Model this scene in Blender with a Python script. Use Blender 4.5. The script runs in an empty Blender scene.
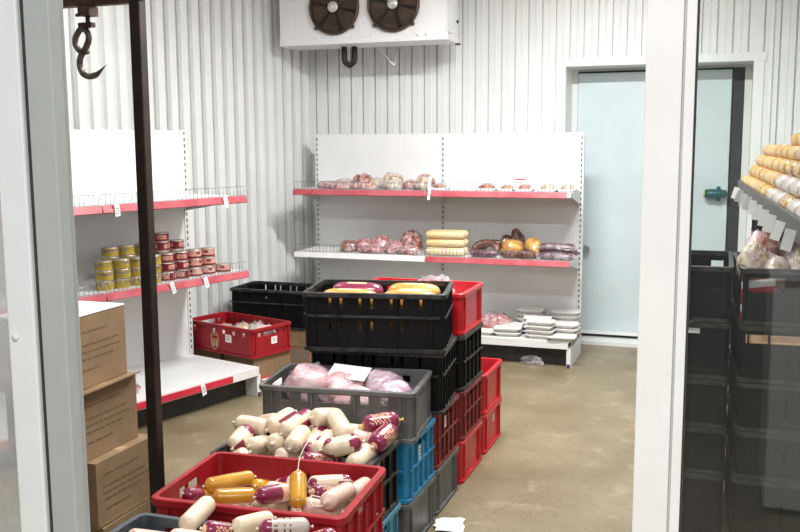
import bpy, bmesh, math, random
from mathutils import Vector, Matrix, Euler, noise
SC = bpy.context.scene
COL = SC.collection
R = math.radians
PI = math.pi
rng = random.Random(7)

# ------------------------------------------------------------------ materials
def nodes(name):
    m = bpy.data.materials.new(name); m.use_nodes = True
    nt = m.node_tree
    return m, nt, nt.nodes['Principled BSDF']

def mat(name, col, rough=.5, metal=0., var=0., scale=20., bump=0., bscale=80., coat=0., spec=.5, col2=None, detail=4., emit=0.):
    m, nt, b = nodes(name)
    b.inputs['Roughness'].default_value = rough
    b.inputs['Metallic'].default_value = metal
    b.inputs['Coat Weight'].default_value = coat
    b.inputs['Coat Roughness'].default_value = .12
    b.inputs['Specular IOR Level'].default_value = spec
    b.inputs['Base Color'].default_value = (*col, 1)
    if emit:
        b.inputs['Emission Color'].default_value = (*col, 1); b.inputs['Emission Strength'].default_value = emit
    if var or col2 or bump:
        tc = nt.nodes.new('ShaderNodeTexCoord')
    if var or col2:
        n = nt.nodes.new('ShaderNodeTexNoise'); n.inputs['Scale'].default_value = scale; n.inputs['Detail'].default_value = detail
        nt.links.new(tc.outputs['Object'], n.inputs['Vector'])
        r = nt.nodes.new('ShaderNodeValToRGB')
        lo = tuple(c*(1-var) for c in col); hi = col2 if col2 else tuple(min(1, c*(1+var)) for c in col)
        r.color_ramp.elements[0].position = .35; r.color_ramp.elements[1].position = .65
        r.color_ramp.elements[0].color = (*lo, 1); r.color_ramp.elements[1].color = (*hi, 1)
        nt.links.new(n.outputs['Fac'], r.inputs['Fac']); nt.links.new(r.outputs['Color'], b.inputs['Base Color'])
    if bump:
        n2 = nt.nodes.new('ShaderNodeTexNoise'); n2.inputs['Scale'].default_value = bscale; n2.inputs['Detail'].default_value = 3
        nt.links.new(tc.outputs['Object'], n2.inputs['Vector'])
        bp = nt.nodes.new('ShaderNodeBump'); bp.inputs['Strength'].default_value = bump; bp.inputs['Distance'].default_value = .004
        nt.links.new(n2.outputs['Fac'], bp.inputs['Height']); nt.links.new(bp.outputs['Normal'], b.inputs['Normal'])
    return m

M = {}
M['wall'] = mat('white_sheet_metal', (.78,.80,.79), .38, var=.03, scale=3)
M['trimwhite'] = mat('white_trim', (.80,.82,.81), .4, var=.02, scale=4)
M['ceil'] = mat('ceiling_white', (.75,.76,.76), .6, var=.02, scale=2)
M['door'] = mat('pale_blue_door', (.61,.71,.74), .35, var=.03, scale=2.5)
M['gasket'] = mat('dark_gasket', (.03,.032,.035), .6, var=.3, scale=15)
M['framealu'] = mat('grey_white_frame', (.47,.50,.49), .42, var=.03, scale=12, bump=.05, bscale=300)
M['post'] = mat('white_post_paint', (.85,.845,.83), .42, var=.025, scale=9, bump=.05, bscale=300)
M['leaf'] = mat('white_leaf_plastic', (.88,.91,.92), .35, var=.02, scale=8)
M['seal'] = mat('rubber_seal', (.035,.037,.035), .7, var=.2, scale=40)
M['steelpole'] = mat('dark_rusty_steel', (.013,.010,.009), .45, metal=.3, col2=(.035,.018,.012), scale=14, bump=.2, bscale=90)
M['rustrail'] = mat('rusty_rail_steel', (.05,.022,.016), .6, metal=.4, col2=(.13,.07,.055), scale=18, bump=.3, bscale=80)
M['hooksteel'] = mat('worn_hook_steel', (.10,.075,.06), .38, metal=.7, col2=(.22,.19,.17), scale=30)
M['shelf'] = mat('white_shelf_enamel', (.76,.77,.77), .35, var=.02, scale=6)
M['shelfgrey'] = mat('white_upright_enamel', (.70,.71,.71), .4, var=.03, scale=6)
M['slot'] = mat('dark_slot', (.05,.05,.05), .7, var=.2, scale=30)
M['strip'] = mat('faded_red_price_rail', (.42,.055,.075), .35, col2=(.52,.12,.14), scale=9)
M['stripred'] = mat('red_price_rail', (.56,.022,.05), .3, var=.12, scale=7)
M['stripwhite'] = mat('white_price_rail', (.78,.77,.77), .35, var=.04, scale=8)
M['wire'] = mat('chromed_wire', (.24,.245,.25), .35, metal=.55, var=.15, scale=40)
M['paper'] = mat('white_paper', (.83,.83,.82), .7, var=.03, scale=30)
M['ink'] = mat('grey_print_ink', (.18,.18,.2), .7, var=.2, scale=60)
M['black'] = mat('black_crate_plastic', (.004,.004,.005), .5, var=.35, scale=25, spec=.22)
M['blackrim'] = mat('worn_highlit_black_rim', (.009,.009,.010), .45, col2=(.045,.046,.044), scale=22, spec=.4)  # worn rims and ribs, paled further in place of missing edge highlights
M['darkred'] = mat('dark_red_crate_plastic', (.17,.010,.012), .42, var=.25, scale=18)
M['red'] = mat('red_crate_plastic', (.31,.009,.016), .40, var=.15, scale=12, spec=.35)
M['brightred'] = mat('bright_red_crate_plastic', (.58,.012,.022), .35, var=.1, scale=12)
M['grey'] = mat('grey_crate_plastic', (.115,.115,.115), .45, var=.18, scale=18)
M['bluegrey'] = mat('blue_grey_crate_plastic', (.055,.07,.085), .45, var=.15, scale=18)
M['blue'] = mat('blue_crate_plastic', (.012,.21,.40), .4, var=.15, scale=15)
M['lightblue'] = mat('light_blue_crate_plastic', (.05,.28,.42), .42, var=.2, scale=15)
M['card'] = mat('brown_cardboard', (.25,.16,.085), .8, var=.12, scale=9, bump=.08, bscale=160)
M['carddark'] = mat('dark_cardboard_print', (.14,.088,.045), .8, var=.1, scale=40)
M['tape'] = mat('packing_tape', (.45,.31,.17), .25, var=.08, scale=20)
M['cream'] = mat('cream_casing', (.67,.53,.37), .33, col2=(.75,.64,.49), scale=25, coat=.4)
M['pinkcream'] = mat('pinkish_cream_casing', (.67,.44,.35), .35, col2=(.74,.56,.46), scale=25, coat=.4)
M['burg'] = mat('burgundy_print', (.22,.012,.055), .3, var=.2, scale=30, coat=.5)
M['purple'] = mat('purple_pink_print', (.42,.10,.22), .3, var=.2, scale=30, coat=.4)
M['tanprint'] = mat('tan_print', (.70,.44,.27), .35, var=.1, scale=30, coat=.4)
M['gold'] = mat('golden_casing', (.46,.19,.012), .22, col2=(.62,.32,.03), scale=16, coat=.6)
M['goldfoil'] = mat('gold_foil_end', (.50,.28,.025), .25, metal=.35, var=.2, scale=30)
M['tanskin'] = mat('tan_sausage_skin', (.46,.28,.11), .38, var=.15, scale=25, coat=.3)
M['whiteskin'] = mat('white_label_skin', (.48,.44,.38), .38, var=.12, scale=25, coat=.3)
M['maroon'] = mat('maroon_label', (.22,.03,.045), .35, var=.2, scale=30, coat=.3)
M['clip'] = mat('string_and_clip', (.72,.68,.55), .5, var=.1, scale=60)
M['string'] = mat('white_string', (.80,.78,.72), .7, var=.05, scale=60)
M['yellowclip'] = mat('yellow_tie', (.72,.55,.12), .4, var=.1, scale=60)
M['loaf'] = mat('orange_loaf_wrap', (.60,.25,.035), .25, col2=(.76,.42,.12), scale=14, coat=.6)
M['tin_y'] = mat('yellow_tin_label', (.30,.21,.018), .35, col2=(.40,.29,.035), scale=30)
M['tin_yd'] = mat('brown_tin_picture', (.13,.085,.055), .4, col2=(.30,.24,.18), scale=35)
M['tin_r'] = mat('maroon_tin_label', (.15,.010,.018), .35, var=.25, scale=30)
M['tin_rp'] = mat('pink_tin_picture', (.36,.12,.09), .4, col2=(.58,.33,.25), scale=35)
M['tin_p'] = mat('pale_pink_tin_label', (.50,.22,.18), .4, col2=(.62,.38,.31), scale=28)
M['tinmetal'] = mat('tin_metal', (.55,.50,.44), .3, metal=.8, var=.1, scale=30)
M['tray'] = mat('white_foam_tray', (.74,.73,.71), .5, var=.02, scale=30)
M['teal'] = mat('teal_handle_plastic', (.012,.10,.11), .35, var=.2, scale=25)
M['yellowgreen'] = mat('yellow_release_button', (.55,.55,.10), .4, var=.1, scale=30)
M['chrome'] = mat('chromed_knob', (.6,.6,.6), .2, metal=1., var=.05, scale=30)
M['coolwhite'] = mat('white_evaporator_paint', (.80,.80,.82), .35, var=.02, scale=6)
M['fanbrown'] = mat('bronze_fan_plastic', (.030,.017,.011), .42, col2=(.075,.045,.028), scale=9)
M['fanguard'] = mat('bronze_guard_wire', (.10,.06,.04), .4, metal=.4, var=.2, scale=30)
M['fandark'] = mat('dark_fan_recess', (.012,.010,.009), .7, var=.2, scale=20)
M['hub'] = mat('fan_hub_alu', (.62,.62,.62), .3, metal=.5, var=.12, scale=40)
M['hose'] = mat('black_hose', (.010,.010,.010), .55, var=.2, scale=30)
M['frost'] = mat('frost_drip', (.86,.88,.9), .3, var=.03, scale=50, coat=.5)
M['lampcase'] = mat('lamp_housing', (.75,.75,.75), .4, var=.03, scale=10)
M['tube'] = mat('lamp_tube', (1.,.98,.95), .4, emit=6.)
M['rackdark'] = mat('dark_grey_shelf_edge', (.05,.045,.042), .45, var=.15, scale=12)

def floor_mat():
    m, nt, b = nodes('stained_concrete'); b.inputs['Specular IOR Level'].default_value = .4
    tc = nt.nodes.new('ShaderNodeTexCoord')
    def nz(s, d, ro=.55):
        n = nt.nodes.new('ShaderNodeTexNoise'); n.inputs['Scale'].default_value = s; n.inputs['Detail'].default_value = d; n.inputs['Roughness'].default_value = ro
        nt.links.new(tc.outputs['Object'], n.inputs['Vector']); return n
    def ramp(n, p0, c0, p1, c1):
        r = nt.nodes.new('ShaderNodeValToRGB'); r.color_ramp.elements[0].position = p0; r.color_ramp.elements[1].position = p1
        r.color_ramp.elements[0].color = (*c0, 1); r.color_ramp.elements[1].color = (*c1, 1)
        nt.links.new(n.outputs['Fac'], r.inputs['Fac']); return r
    base = ramp(nz(1.6, 6), .3, (.190,.150,.086), .7, (.30,.247,.158))
    spk = ramp(nz(38, 5, .7), .35, (.72,.70,.66), .62, (1.,1.,1.))
    pale = ramp(nz(5.5, 7, .65), .56, (0,0,0), .72, (.55,.55,.55))
    mul = nt.nodes.new('ShaderNodeMix'); mul.data_type = 'RGBA'; mul.blend_type = 'MULTIPLY'; mul.inputs[0].default_value = .75
    nt.links.new(base.outputs['Color'], mul.inputs[6]); nt.links.new(spk.outputs['Color'], mul.inputs[7])
    mx = nt.nodes.new('ShaderNodeMix'); mx.data_type = 'RGBA'
    nt.links.new(pale.outputs['Color'], mx.inputs[0]); nt.links.new(mul.outputs[2], mx.inputs[6]); mx.inputs[7].default_value = (.42,.355,.25,1)
    nt.links.new(mx.outputs[2], b.inputs['Base Color'])
    rr = ramp(nz(3.5, 4), .3, (.30,)*3, .7, (.55,)*3)
    nt.links.new(rr.outputs['Color'], b.inputs['Roughness'])
    bp = nt.nodes.new('ShaderNodeBump'); bp.inputs['Strength'].default_value = .12; bp.inputs['Distance'].default_value = .003
    nt.links.new(nz(60, 5).outputs['Fac'], bp.inputs['Height']); nt.links.new(bp.outputs['Normal'], b.inputs['Normal'])
    return m
M['addedwall'] = mat('dark_added_wall', (.05,.05,.052), .7, var=.1, scale=3)
M['floor'] = floor_mat()

def glass_mat(name, tint, veil=0.):
    m = bpy.data.materials.new(name); m.use_nodes = True; nt = m.node_tree
    nt.nodes.clear()
    out = nt.nodes.new('ShaderNodeOutputMaterial')
    tr = nt.nodes.new('ShaderNodeBsdfTransparent'); tr.inputs['Color'].default_value = (*tint, 1)
    gl = nt.nodes.new('ShaderNodeBsdfGlossy'); gl.inputs['Roughness'].default_value = .0
    fr = nt.nodes.new('ShaderNodeFresnel'); fr.inputs['IOR'].default_value = 1.5
    ge = nt.nodes.new('ShaderNodeNewGeometry')      # reflect on the outer face only, with the strength of both faces of the pane
    k1 = nt.nodes.new('ShaderNodeMath'); k1.operation = 'SUBTRACT'; k1.inputs[0].default_value = 1.9
    k2 = nt.nodes.new('ShaderNodeMath'); k2.operation = 'MULTIPLY'; k2.inputs[1].default_value = 1.9
    nt.links.new(ge.outputs['Backfacing'], k2.inputs[0]); nt.links.new(k2.outputs[0], k1.inputs[1])
    k3 = nt.nodes.new('ShaderNodeMath'); k3.operation = 'MULTIPLY'; k3.use_clamp = True
    nt.links.new(fr.outputs['Fac'], k3.inputs[0]); nt.links.new(k1.outputs[0], k3.inputs[1])
    mx = nt.nodes.new('ShaderNodeMixShader')
    nt.links.new(k3.outputs[0], mx.inputs[0]); nt.links.new(tr.outputs[0], mx.inputs[1]); nt.links.new(gl.outputs[0], mx.inputs[2])
    last = mx
    if veil:  # diffuse grey mixed into the pane, uneven by noise
        tc = nt.nodes.new('ShaderNodeTexCoord')
        n = nt.nodes.new('ShaderNodeTexNoise'); n.inputs['Scale'].default_value = 6; n.inputs['Detail'].default_value = 6
        nt.links.new(tc.outputs['Object'], n.inputs['Vector'])
        ma = nt.nodes.new('ShaderNodeMath'); ma.operation = 'MULTIPLY'; ma.inputs[1].default_value = veil*2
        nt.links.new(n.outputs['Fac'], ma.inputs[0])
        df = nt.nodes.new('ShaderNodeBsdfDiffuse'); df.inputs['Color'].default_value = (.8,.8,.8,1)
        m2 = nt.nodes.new('ShaderNodeMixShader')
        nt.links.new(ma.outputs[0], m2.inputs[0]); nt.links.new(mx.outputs[0], m2.inputs[1]); nt.links.new(df.outputs[0], m2.inputs[2])
        last = m2
    nt.links.new(last.outputs[0], out.inputs['Surface'])
    return m
M['glass'] = glass_mat('clear_pane', (.93,.95,.94), .012)

M['hazyglass'] = glass_mat('hazy_pane', (.85,.87,.86), .32)
def film_mat():
    m = bpy.data.materials.new('clear_plastic_film'); m.use_nodes = True; nt = m.node_tree
    nt.nodes.clear()
    out = nt.nodes.new('ShaderNodeOutputMaterial')
    tr = nt.nodes.new('ShaderNodeBsdfTransparent'); tr.inputs['Color'].default_value = (.95,.93,.95,1)
    gl = nt.nodes.new('ShaderNodeBsdfPrincipled'); gl.inputs['Base Color'].default_value = (.80,.76,.80,1); gl.inputs['Roughness'].default_value = .18
    tc = nt.nodes.new('ShaderNodeTexCoord')
    n = nt.nodes.new('ShaderNodeTexNoise'); n.inputs['Scale'].default_value = 16; n.inputs['Detail'].default_value = 5
    r = nt.nodes.new('ShaderNodeValToRGB'); r.color_ramp.elements[0].position = .38; r.color_ramp.elements[1].position = .72
    r.color_ramp.elements[0].color = (.05,.05,.05,1); r.color_ramp.elements[1].color = (.48,.48,.48,1)
    mx = nt.nodes.new('ShaderNodeMixShader')
    nt.links.new(tc.outputs['Object'], n.inputs['Vector']); nt.links.new(n.outputs['Fac'], r.inputs['Fac'])
    nt.links.new(r.outputs['Color'], mx.inputs[0]); nt.links.new(tr.outputs[0], mx.inputs[1]); nt.links.new(gl.outputs[0], mx.inputs[2])
    nt.links.new(mx.outputs[0], out.inputs['Surface'])
    return m
M['film'] = film_mat()

def meat_mat(name, c1, c2, c3, scale=30., rough=.3):
    m, nt, b = nodes(name)
    tc = nt.nodes.new('ShaderNodeTexCoord')
    n = nt.nodes.new('ShaderNodeTexNoise'); n.inputs['Scale'].default_value = scale; n.inputs['Detail'].default_value = 5; n.inputs['Distortion'].default_value = .6
    r = nt.nodes.new('ShaderNodeValToRGB')
    r.color_ramp.elements[0].position = .34; r.color_ramp.elements[0].color = (*c1,1)
    r.color_ramp.elements[1].position = .66; r.color_ramp.elements[1].color = (*c3,1)
    e = r.color_ramp.elements.new(.5); e.color = (*c2,1)
    nt.links.new(tc.outputs['Object'], n.inputs['Vector']); nt.links.new(n.outputs['Fac'], r.inputs['Fac']); nt.links.new(r.outputs['Color'], b.inputs['Base Color'])
    b.inputs['Roughness'].default_value = rough; b.inputs['Coat Weight'].default_value = .5; b.inputs['Coat Roughness'].default_value = .1
    return m
M['meat_pink'] = meat_mat('pink_meat_in_film', (.30,.07,.06), (.54,.26,.21), (.74,.60,.54))
M['meat_rose'] = meat_mat('rosy_meat_in_film', (.26,.06,.07), (.46,.19,.19), (.68,.50,.48))
M['meat_brown'] = meat_mat('red_brown_meat', (.14,.03,.018), (.32,.10,.06), (.58,.36,.27))
M['meat_tan'] = meat_mat('pale_tan_meat_in_film', (.28,.15,.09), (.56,.41,.29), (.74,.66,.55))
M['meat_green'] = meat_mat('meat_with_herb_label', (.36,.17,.12), (.58,.52,.42), (.34,.40,.32))
M['smoked'] = meat_mat('smoked_dark_sausage', (.07,.022,.016), (.13,.05,.035), (.26,.13,.09), 18, .35)
M['smokedgold'] = meat_mat('smoked_golden_meat', (.26,.10,.03), (.50,.26,.07), (.66,.42,.13), 18)
M['darkplum'] = meat_mat('dark_plum_sausage', (.06,.018,.03), (.13,.05,.07), (.24,.13,.15), 25)
M['pinkpack'] = meat_mat('pale_pink_packed_meat', (.70,.36,.38), (.78,.50,.51), (.82,.66,.66), 12)
M['lilacpack'] = meat_mat('lilac_packed_meat', (.42,.24,.34), (.58,.40,.48), (.74,.62,.68), 20)
M['cheese'] = mat('beige_sausage_log', (.70,.50,.24), .35, col2=(.76,.60,.36), scale=12, coat=.3)
M['cheesewhite'] = mat('cream_wrapped_log', (.78,.66,.42), .35, col2=(.82,.74,.54), scale=12, coat=.3)

# ------------------------------------------------------------------ mesh builder
class MB:
    def __init__(s): s.v = []; s.f = []; s.mi = []; s.sm = []; s.mats = []
    def m(s, name):
        if name not in s.mats: s.mats.append(name)
        return s.mats.index(name)
    def add(s, verts, faces, mname, smooth=False, T=None):
        o = len(s.v); k = s.m(mname)
        for p in verts:
            p = Vector(p)
            s.v.append(T @ p if T else p)
        for f in faces:
            s.f.append([i+o for i in f]); s.mi.append(k); s.sm.append(smooth)
    def box(s, x0, x1, y0, y1, z0, z1, mname, T=None):
        v = [(x0,y0,z0),(x1,y0,z0),(x1,y1,z0),(x0,y1,z0),(x0,y0,z1),(x1,y0,z1),(x1,y1,z1),(x0,y1,z1)]
        s.add(v, [(0,3,2,1),(4,5,6,7),(0,1,5,4),(1,2,6,5),(2,3,7,6),(3,0,4,7)], mname, False, T)
    def cbox(s, c, d, mname, T=None):
        s.box(c[0]-d[0]/2,c[0]+d[0]/2,c[1]-d[1]/2,c[1]+d[1]/2,c[2]-d[2]/2,c[2]+d[2]/2,mname,T)
    def tube(s, pts, r, mname, seg=8, closed=False, caps=True, T=None):
        pts = [Vector(p) for p in pts]; n = len(pts); vs = []; fs = []
        rr = r if isinstance(r, (list, tuple)) else [r]*n
        up = None
        for i, p in enumerate(pts):
            if closed: t = pts[(i+1)%n]-pts[i-1]
            else: t = pts[min(i+1,n-1)]-pts[max(i-1,0)]
            t.normalize()
            if up is None:
                a = Vector((0,0,1)) if abs(t.z) < .9 else Vector((1,0,0))
                up = (a - t*a.dot(t)).normalized()
            else:
                up = (up - t*up.dot(t)); up = up.normalized() if up.length > 1e-6 else t.orthogonal().normalized()
            sd = t.cross(up)
            for k in range(seg):
                a = 2*PI*k/seg
                vs.append(p + (up*math.cos(a)+sd*math.sin(a))*rr[i])
        rng_ = n if closed else n-1
        for i in range(rng_):
            for k in range(seg):
                a = i*seg+k; b = i*seg+(k+1)%seg; c = ((i+1)%n)*seg+(k+1)%seg; d = ((i+1)%n)*seg+k
                fs.append((a,d,c,b)[::-1])
        if caps and not closed:
            fs.append(tuple(range(seg))[::-1]); fs.append(tuple((n-1)*seg+k for k in range(seg)))
        s.add(vs, fs, mname, True, T)
    def lathe(s, prof, mfun, seg=24, axis='Z', T=None, smooth=True):
        """prof: list of (t, r); revolve about axis. mfun: name or f(i_ring, k_seg)->name"""
        n = len(prof); vs = []
        for t, r in prof:
            for k in range(seg):
                a = 2*PI*k/seg; c, q = r*math.cos(a), r*math.sin(a)
                vs.append((c,q,t) if axis == 'Z' else ((t,c,q) if axis == 'X' else (q,t,c)))
        o = len(s.v)
        for p in vs:
            p = Vector(p); s.v.append(T @ p if T else p)
        for i in range(n-1):
            for k in range(seg):
                nm = mfun if isinstance(mfun, str) else mfun(i, k)
                s.f.append([o+i*seg+k, o+i*seg+(k+1)%seg, o+(i+1)*seg+(k+1)%seg, o+(i+1)*seg+k]); s.mi.append(s.m(nm)); s.sm.append(smooth)
        for i, rev in ((0, True), (n-1, False)):
            if prof[i][1] > 1e-5:
                f = [o+i*seg+k for k in range(seg)]
                nm = mfun if isinstance(mfun, str) else mfun(min(i, n-2), 0)
                s.f.append(f[::-1] if rev else f); s.mi.append(s.m(nm)); s.sm.append(False)
    def mesh(s, name):
        me = bpy.data.meshes.new(name)
        me.from_pydata([tuple(p) for p in s.v], [], s.f)
        for n in s.mats: me.materials.append(M[n])
        me.polygons.foreach_set('material_index', s.mi); me.polygons.foreach_set('use_smooth', s.sm)
        me.validate(); me.update()
        return me
    def build(s, name, parent=None):
        return link(name, s.mesh(name), parent)

def link(name, me, parent=None):
    o = bpy.data.objects.new(name, me); COL.objects.link(o)
    if parent: o.parent = parent
    return o
def tag(o, label, cat, group=None):
    o['label'] = label; o['category'] = cat
    if group: o['group'] = group
    return o
def thing(name, label, cat, loc=(0,0,0), rz=0., group=None):
    o = bpy.data.objects.new(name, None); COL.objects.link(o); o.empty_display_size = .05
    o.location = loc; o.rotation_euler = (0,0,rz)
    return tag(o, label, cat, group)
def struct(o): o['kind'] = 'structure'; return o
def bevel(o, w=.003, seg=2):
    md = o.modifiers.new('bevel', 'BEVEL'); md.width = w; md.segments = seg; md.limit_method = 'ANGLE'; return o

def blob_mesh(name, sx, sy, sz, mname, seed, amp=.25, freq=1.6, sub=3, flat=.55, patch=None):
    """irregular lump, resting on z=0; flat cuts the underside"""
    bm = bmesh.new(); bmesh.ops.create_icosphere(bm, subdivisions=sub, radius=1.)
    off = Vector((seed*3.17, seed*1.31, seed*.77))
    for v in bm.verts:
        d = v.co.normalized()
        k = 1 + amp*noise.noise(d*freq+off) + amp*.45*noise.noise(d*freq*2.7+off) + amp*.5*(abs(noise.noise(d*freq*4.3+off))-.25)
        p = d*k
        if p.z < -flat: p.z = -flat + (p.z+flat)*.12
        v.co = Vector((p.x*sx, p.y*sy, (p.z+flat)*sz/(1+flat)))
    zmin = min(v.co.z for v in bm.verts)
    for v in bm.verts: v.co.z -= zmin
    me = bpy.data.meshes.new(name); bm.to_mesh(me); bm.free()
    me.materials.append(M[mname])
    for p in me.polygons: p.use_smooth = True
    return me
def crumple_mesh(name, sx, sy, sz, mname, seed, sub=4, amp=.3):
    bm = bmesh.new(); bmesh.ops.create_icosphere(bm, subdivisions=sub, radius=1.)
    off = Vector((seed*2.1, seed*.7, seed*1.9))
    for v in bm.verts:
        d = v.co.normalized()
        k = 1 + amp*(abs(noise.noise(d*2.3+off))*1.6-.4) + amp*.5*(abs(noise.noise(d*6.1+off))-.3)
        p = d*k
        v.co = Vector((p.x*sx, p.y*sy, max(p.z, -.5)*sz))
    zmin = min(v.co.z for v in bm.verts)
    for v in bm.verts: v.co.z -= zmin
    me = bpy.data.meshes.new(name); bm.to_mesh(me); bm.free()
    me.materials.append(M[mname])
    for p in me.polygons: p.use_smooth = False
    return me

# ------------------------------------------------------------------ room shell
YW = 7.60; ZC = 3.2; XR = .78
CX, CY = -3.461, YW                      # inner corner left/back
LU = Vector((.285,.958,0)).normalized(); LN = Vector((.958,-.285,0)).normalized()
LLEN = 6.6
OPX0, OPX1, OPZ = -1.226, .187, 2.29     # door opening in the back wall

mb = MB(); mb.box(-8, 5, -5, 10, -.12, 0, 'floor'); struct(mb.build('floor'))
mb = MB(); mb.box(-6.2, XR+.2, 1.2, 8.3, ZC, ZC+.1, 'ceil'); struct(mb.build('ceiling'))

def profile(length, pitch, w_valley, w_slope, depth):
    """trapezoid sheet profile: list of (s, out)"""
    pts = []; s = 0.
    while s < length:
        pts += [(s, 0.), (s+w_valley, 0.), (s+w_valley+w_slope, depth), (s+pitch-w_slope, depth)]
        s += pitch
    pts = [p for p in pts if p[0] <= length]; pts.append((length, 0. if (length % pitch) < w_valley else depth))
    return pts
# left wall: trapezoid sheet standing along LU
pts = profile(LLEN, .115, .030, .010, .030)
vs = []; fs = []
for s_, o_ in pts:
    q = Vector((CX, CY, 0)) - LU*s_ + LN*(o_-.030)
    vs += [(q.x, q.y, 0), (q.x, q.y, ZC)]
fs = [(2*i, 2*i+1, 2*i+3, 2*i+2) for i in range(len(pts)-1)]
mb = MB(); mb.add(vs, fs, 'wall')
a = Vector((CX, CY, 0)) - LN*.03; b = a - LU*LLEN
mb.add([(a.x,a.y,0),(b.x,b.y,0),(b.x-LN.x*.1,b.y-LN.y*.1,0),(a.x-LN.x*.1,a.y-LN.y*.1,0),
        (a.x,a.y,ZC),(b.x,b.y,ZC),(b.x-LN.x*.1,b.y-LN.y*.1,ZC),(a.x-LN.x*.1,a.y-LN.y*.1,ZC)],
       [(0,1,5,4),(1,2,6,5),(2,3,7,6),(3,0,4,7),(4,5,6,7),(0,3,2,1)], 'wall')
struct(mb.build('wall_left'))
# back wall: flat panels divided by narrow grooves, with the door opening
def grooved(mb, x0, x1, z0, z1):
    pitch = .1115; xs = [x0]
    k = math.ceil((x0+1.6406)/pitch)
    while -1.6406+k*pitch < x1:
        xs.append(-1.6406+k*pitch); k += 1
    xs.append(x1); vs = []; fs = []
    prof = [(x0, 0)]
    for g in xs[1:-1]: prof += [(g-.0065, 0), (g-.0055, .022), (g+.0055, .022), (g+.0065, 0), (g+.046, 0), (g+.05,-.005), (g+.058,-.005), (g+.062, 0)]
    prof = [p for p in prof if x0 <= p[0] <= x1] + [(x1, 0)]
    for x, d in prof: vs += [(x, YW+d, z0), (x, YW+d, z1)]
    fs = [(2*i, 2*i+2, 2*i+3, 2*i+1) for i in range(len(prof)-1)]
    mb.add(vs, fs, 'wall')
mb = MB()
XL = CX-.2
grooved(mb, XL, OPX0, 0, ZC); grooved(mb, OPX0, OPX1, OPZ, ZC); grooved(mb, OPX1, XR+.1, 0, ZC)
mb.box(XL, OPX0, YW+.026, YW+.12, 0, ZC, 'wall'); mb.box(OPX0, OPX1, YW+.026, YW+.12, OPZ, ZC, 'wall'); mb.box(OPX1, XR+.1, YW+.026, YW+.12, 0, ZC, 'wall')
# reveal around the recessed doorway, recess back and lining
DY = 7.93
mb.box(OPX0-.1, OPX0, YW+.12, DY+.2, 0, OPZ+.1, 'wall'); mb.box(OPX1, OPX1+.1, YW+.12, DY+.2, 0, OPZ+.1, 'wall')
mb.box(OPX0, OPX1, YW+.12, DY+.2, OPZ, OPZ+.1, 'wall'); mb.box(OPX0-.1, OPX1+.1, DY+.12, DY+.2, 0, OPZ+.1, 'wall')
struct(mb.build('wall_back'))
mb = MB(); mb.box(XR, XR+.1, 1.25, YW, 0, ZC, 'wall'); struct(mb.build('wall_right'))
# flat trim around the doorway and the panel seam right of it
mb = MB(); mb.box(OPX0-.015, OPX1+.09, YW-.012, YW-.001, OPZ, OPZ+.065, 'trimwhite'); mb.box(OPX0-.055, OPX0, YW-.012, YW-.001, 0, OPZ, 'trimwhite'); mb.box(OPX1, OPX1+.075, YW-.012, YW-.001, 0, OPZ+.0, 'trimwhite')
struct(bevel(mb.build('trim_1'), .002))
mb = MB(); mb.box(.288, .318, YW-.02, YW-.001, 0, ZC, 'trimwhite'); struct(bevel(mb.build('trim_2'), .003))
# inner door frame boards (recessed) and cold room door
mb = MB(); mb.box(OPX0, -1.178, DY, DY+.1, 0, OPZ, 'trimwhite'); mb.box(.135, OPX1, DY, DY+.1, 0, OPZ, 'trimwhite'); mb.box(-1.178, .135, DY+.02, DY+.1, 2.272, OPZ, 'trimwhite'); mb.box(.045, .135, DY+.01, DY+.1, 0, 2.265, 'gasket')
struct(mb.build('trim_3'))
d = thing('door_1', '', 'door', (0,0,0)); del d['label']; del d['category']; struct(d)
mb = MB(); mb.box(-1.172, .04, DY-.02, DY+.06, .055, 2.255, 'door'); bevel(mb.build('door_panel', d), .006)
mb = MB(); mb.box(-1.178, -1.172, DY-.004, DY+.05, .06, 2.265, 'framealu'); mb.box(-1.172, .042, DY-.004, DY+.05, 2.255, 2.268, 'gasket'); mb.box(-1.172,.042,DY+.01,DY+.05,.032,.055,'gasket'); mb.build('door_gasket', d)
mb = MB(); mb.box(-1.165, .035, DY-.03, DY-.02, .058, .085, 'trimwhite'); mb.build('kick_strip', d)
h = MB(); h.lathe([(-.09,.0),(-.088,.034),(-.05,.040),(.02,.036),(.075,.03),(.085,0)], 'teal', 16, 'X', Matrix.Translation((-.045, DY-.085, 1.272)))
h.lathe([(0,.045),(.04,.04),(.05,.03)], 'teal', 14, 'Y', Matrix.Translation((-.03, DY-.075, 1.272)))
h.lathe([(-.06,0),(-.058,.014),(.058,.014),(.06,0)], 'teal', 10, 'Z', Matrix.Translation((-.03, DY-.075, 1.272)))
hd = h.build('door_handle', d)
h = MB(); h.lathe([(-.012,0),(-.010,.024),(0,.027),(.004,.027)], 'yellowgreen', 14, 'X', Matrix.Translation((-.135, DY-.085, 1.272))); h.build('release_button', hd)
h = MB(); h.lathe([(0,.03),(.02,.034),(.03,.036),(.055,.03),(.065,.018)], 'chrome', 14, 'Y', Matrix.Translation((-1.075, DY-.085, .79))); h.build('knob', d)
mb = MB(); mb.box(OPX0+.02, OPX1, YW+.12, DY+.03, 0, .03, 'trimwhite'); struct(mb.build('trim_4'))

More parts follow.
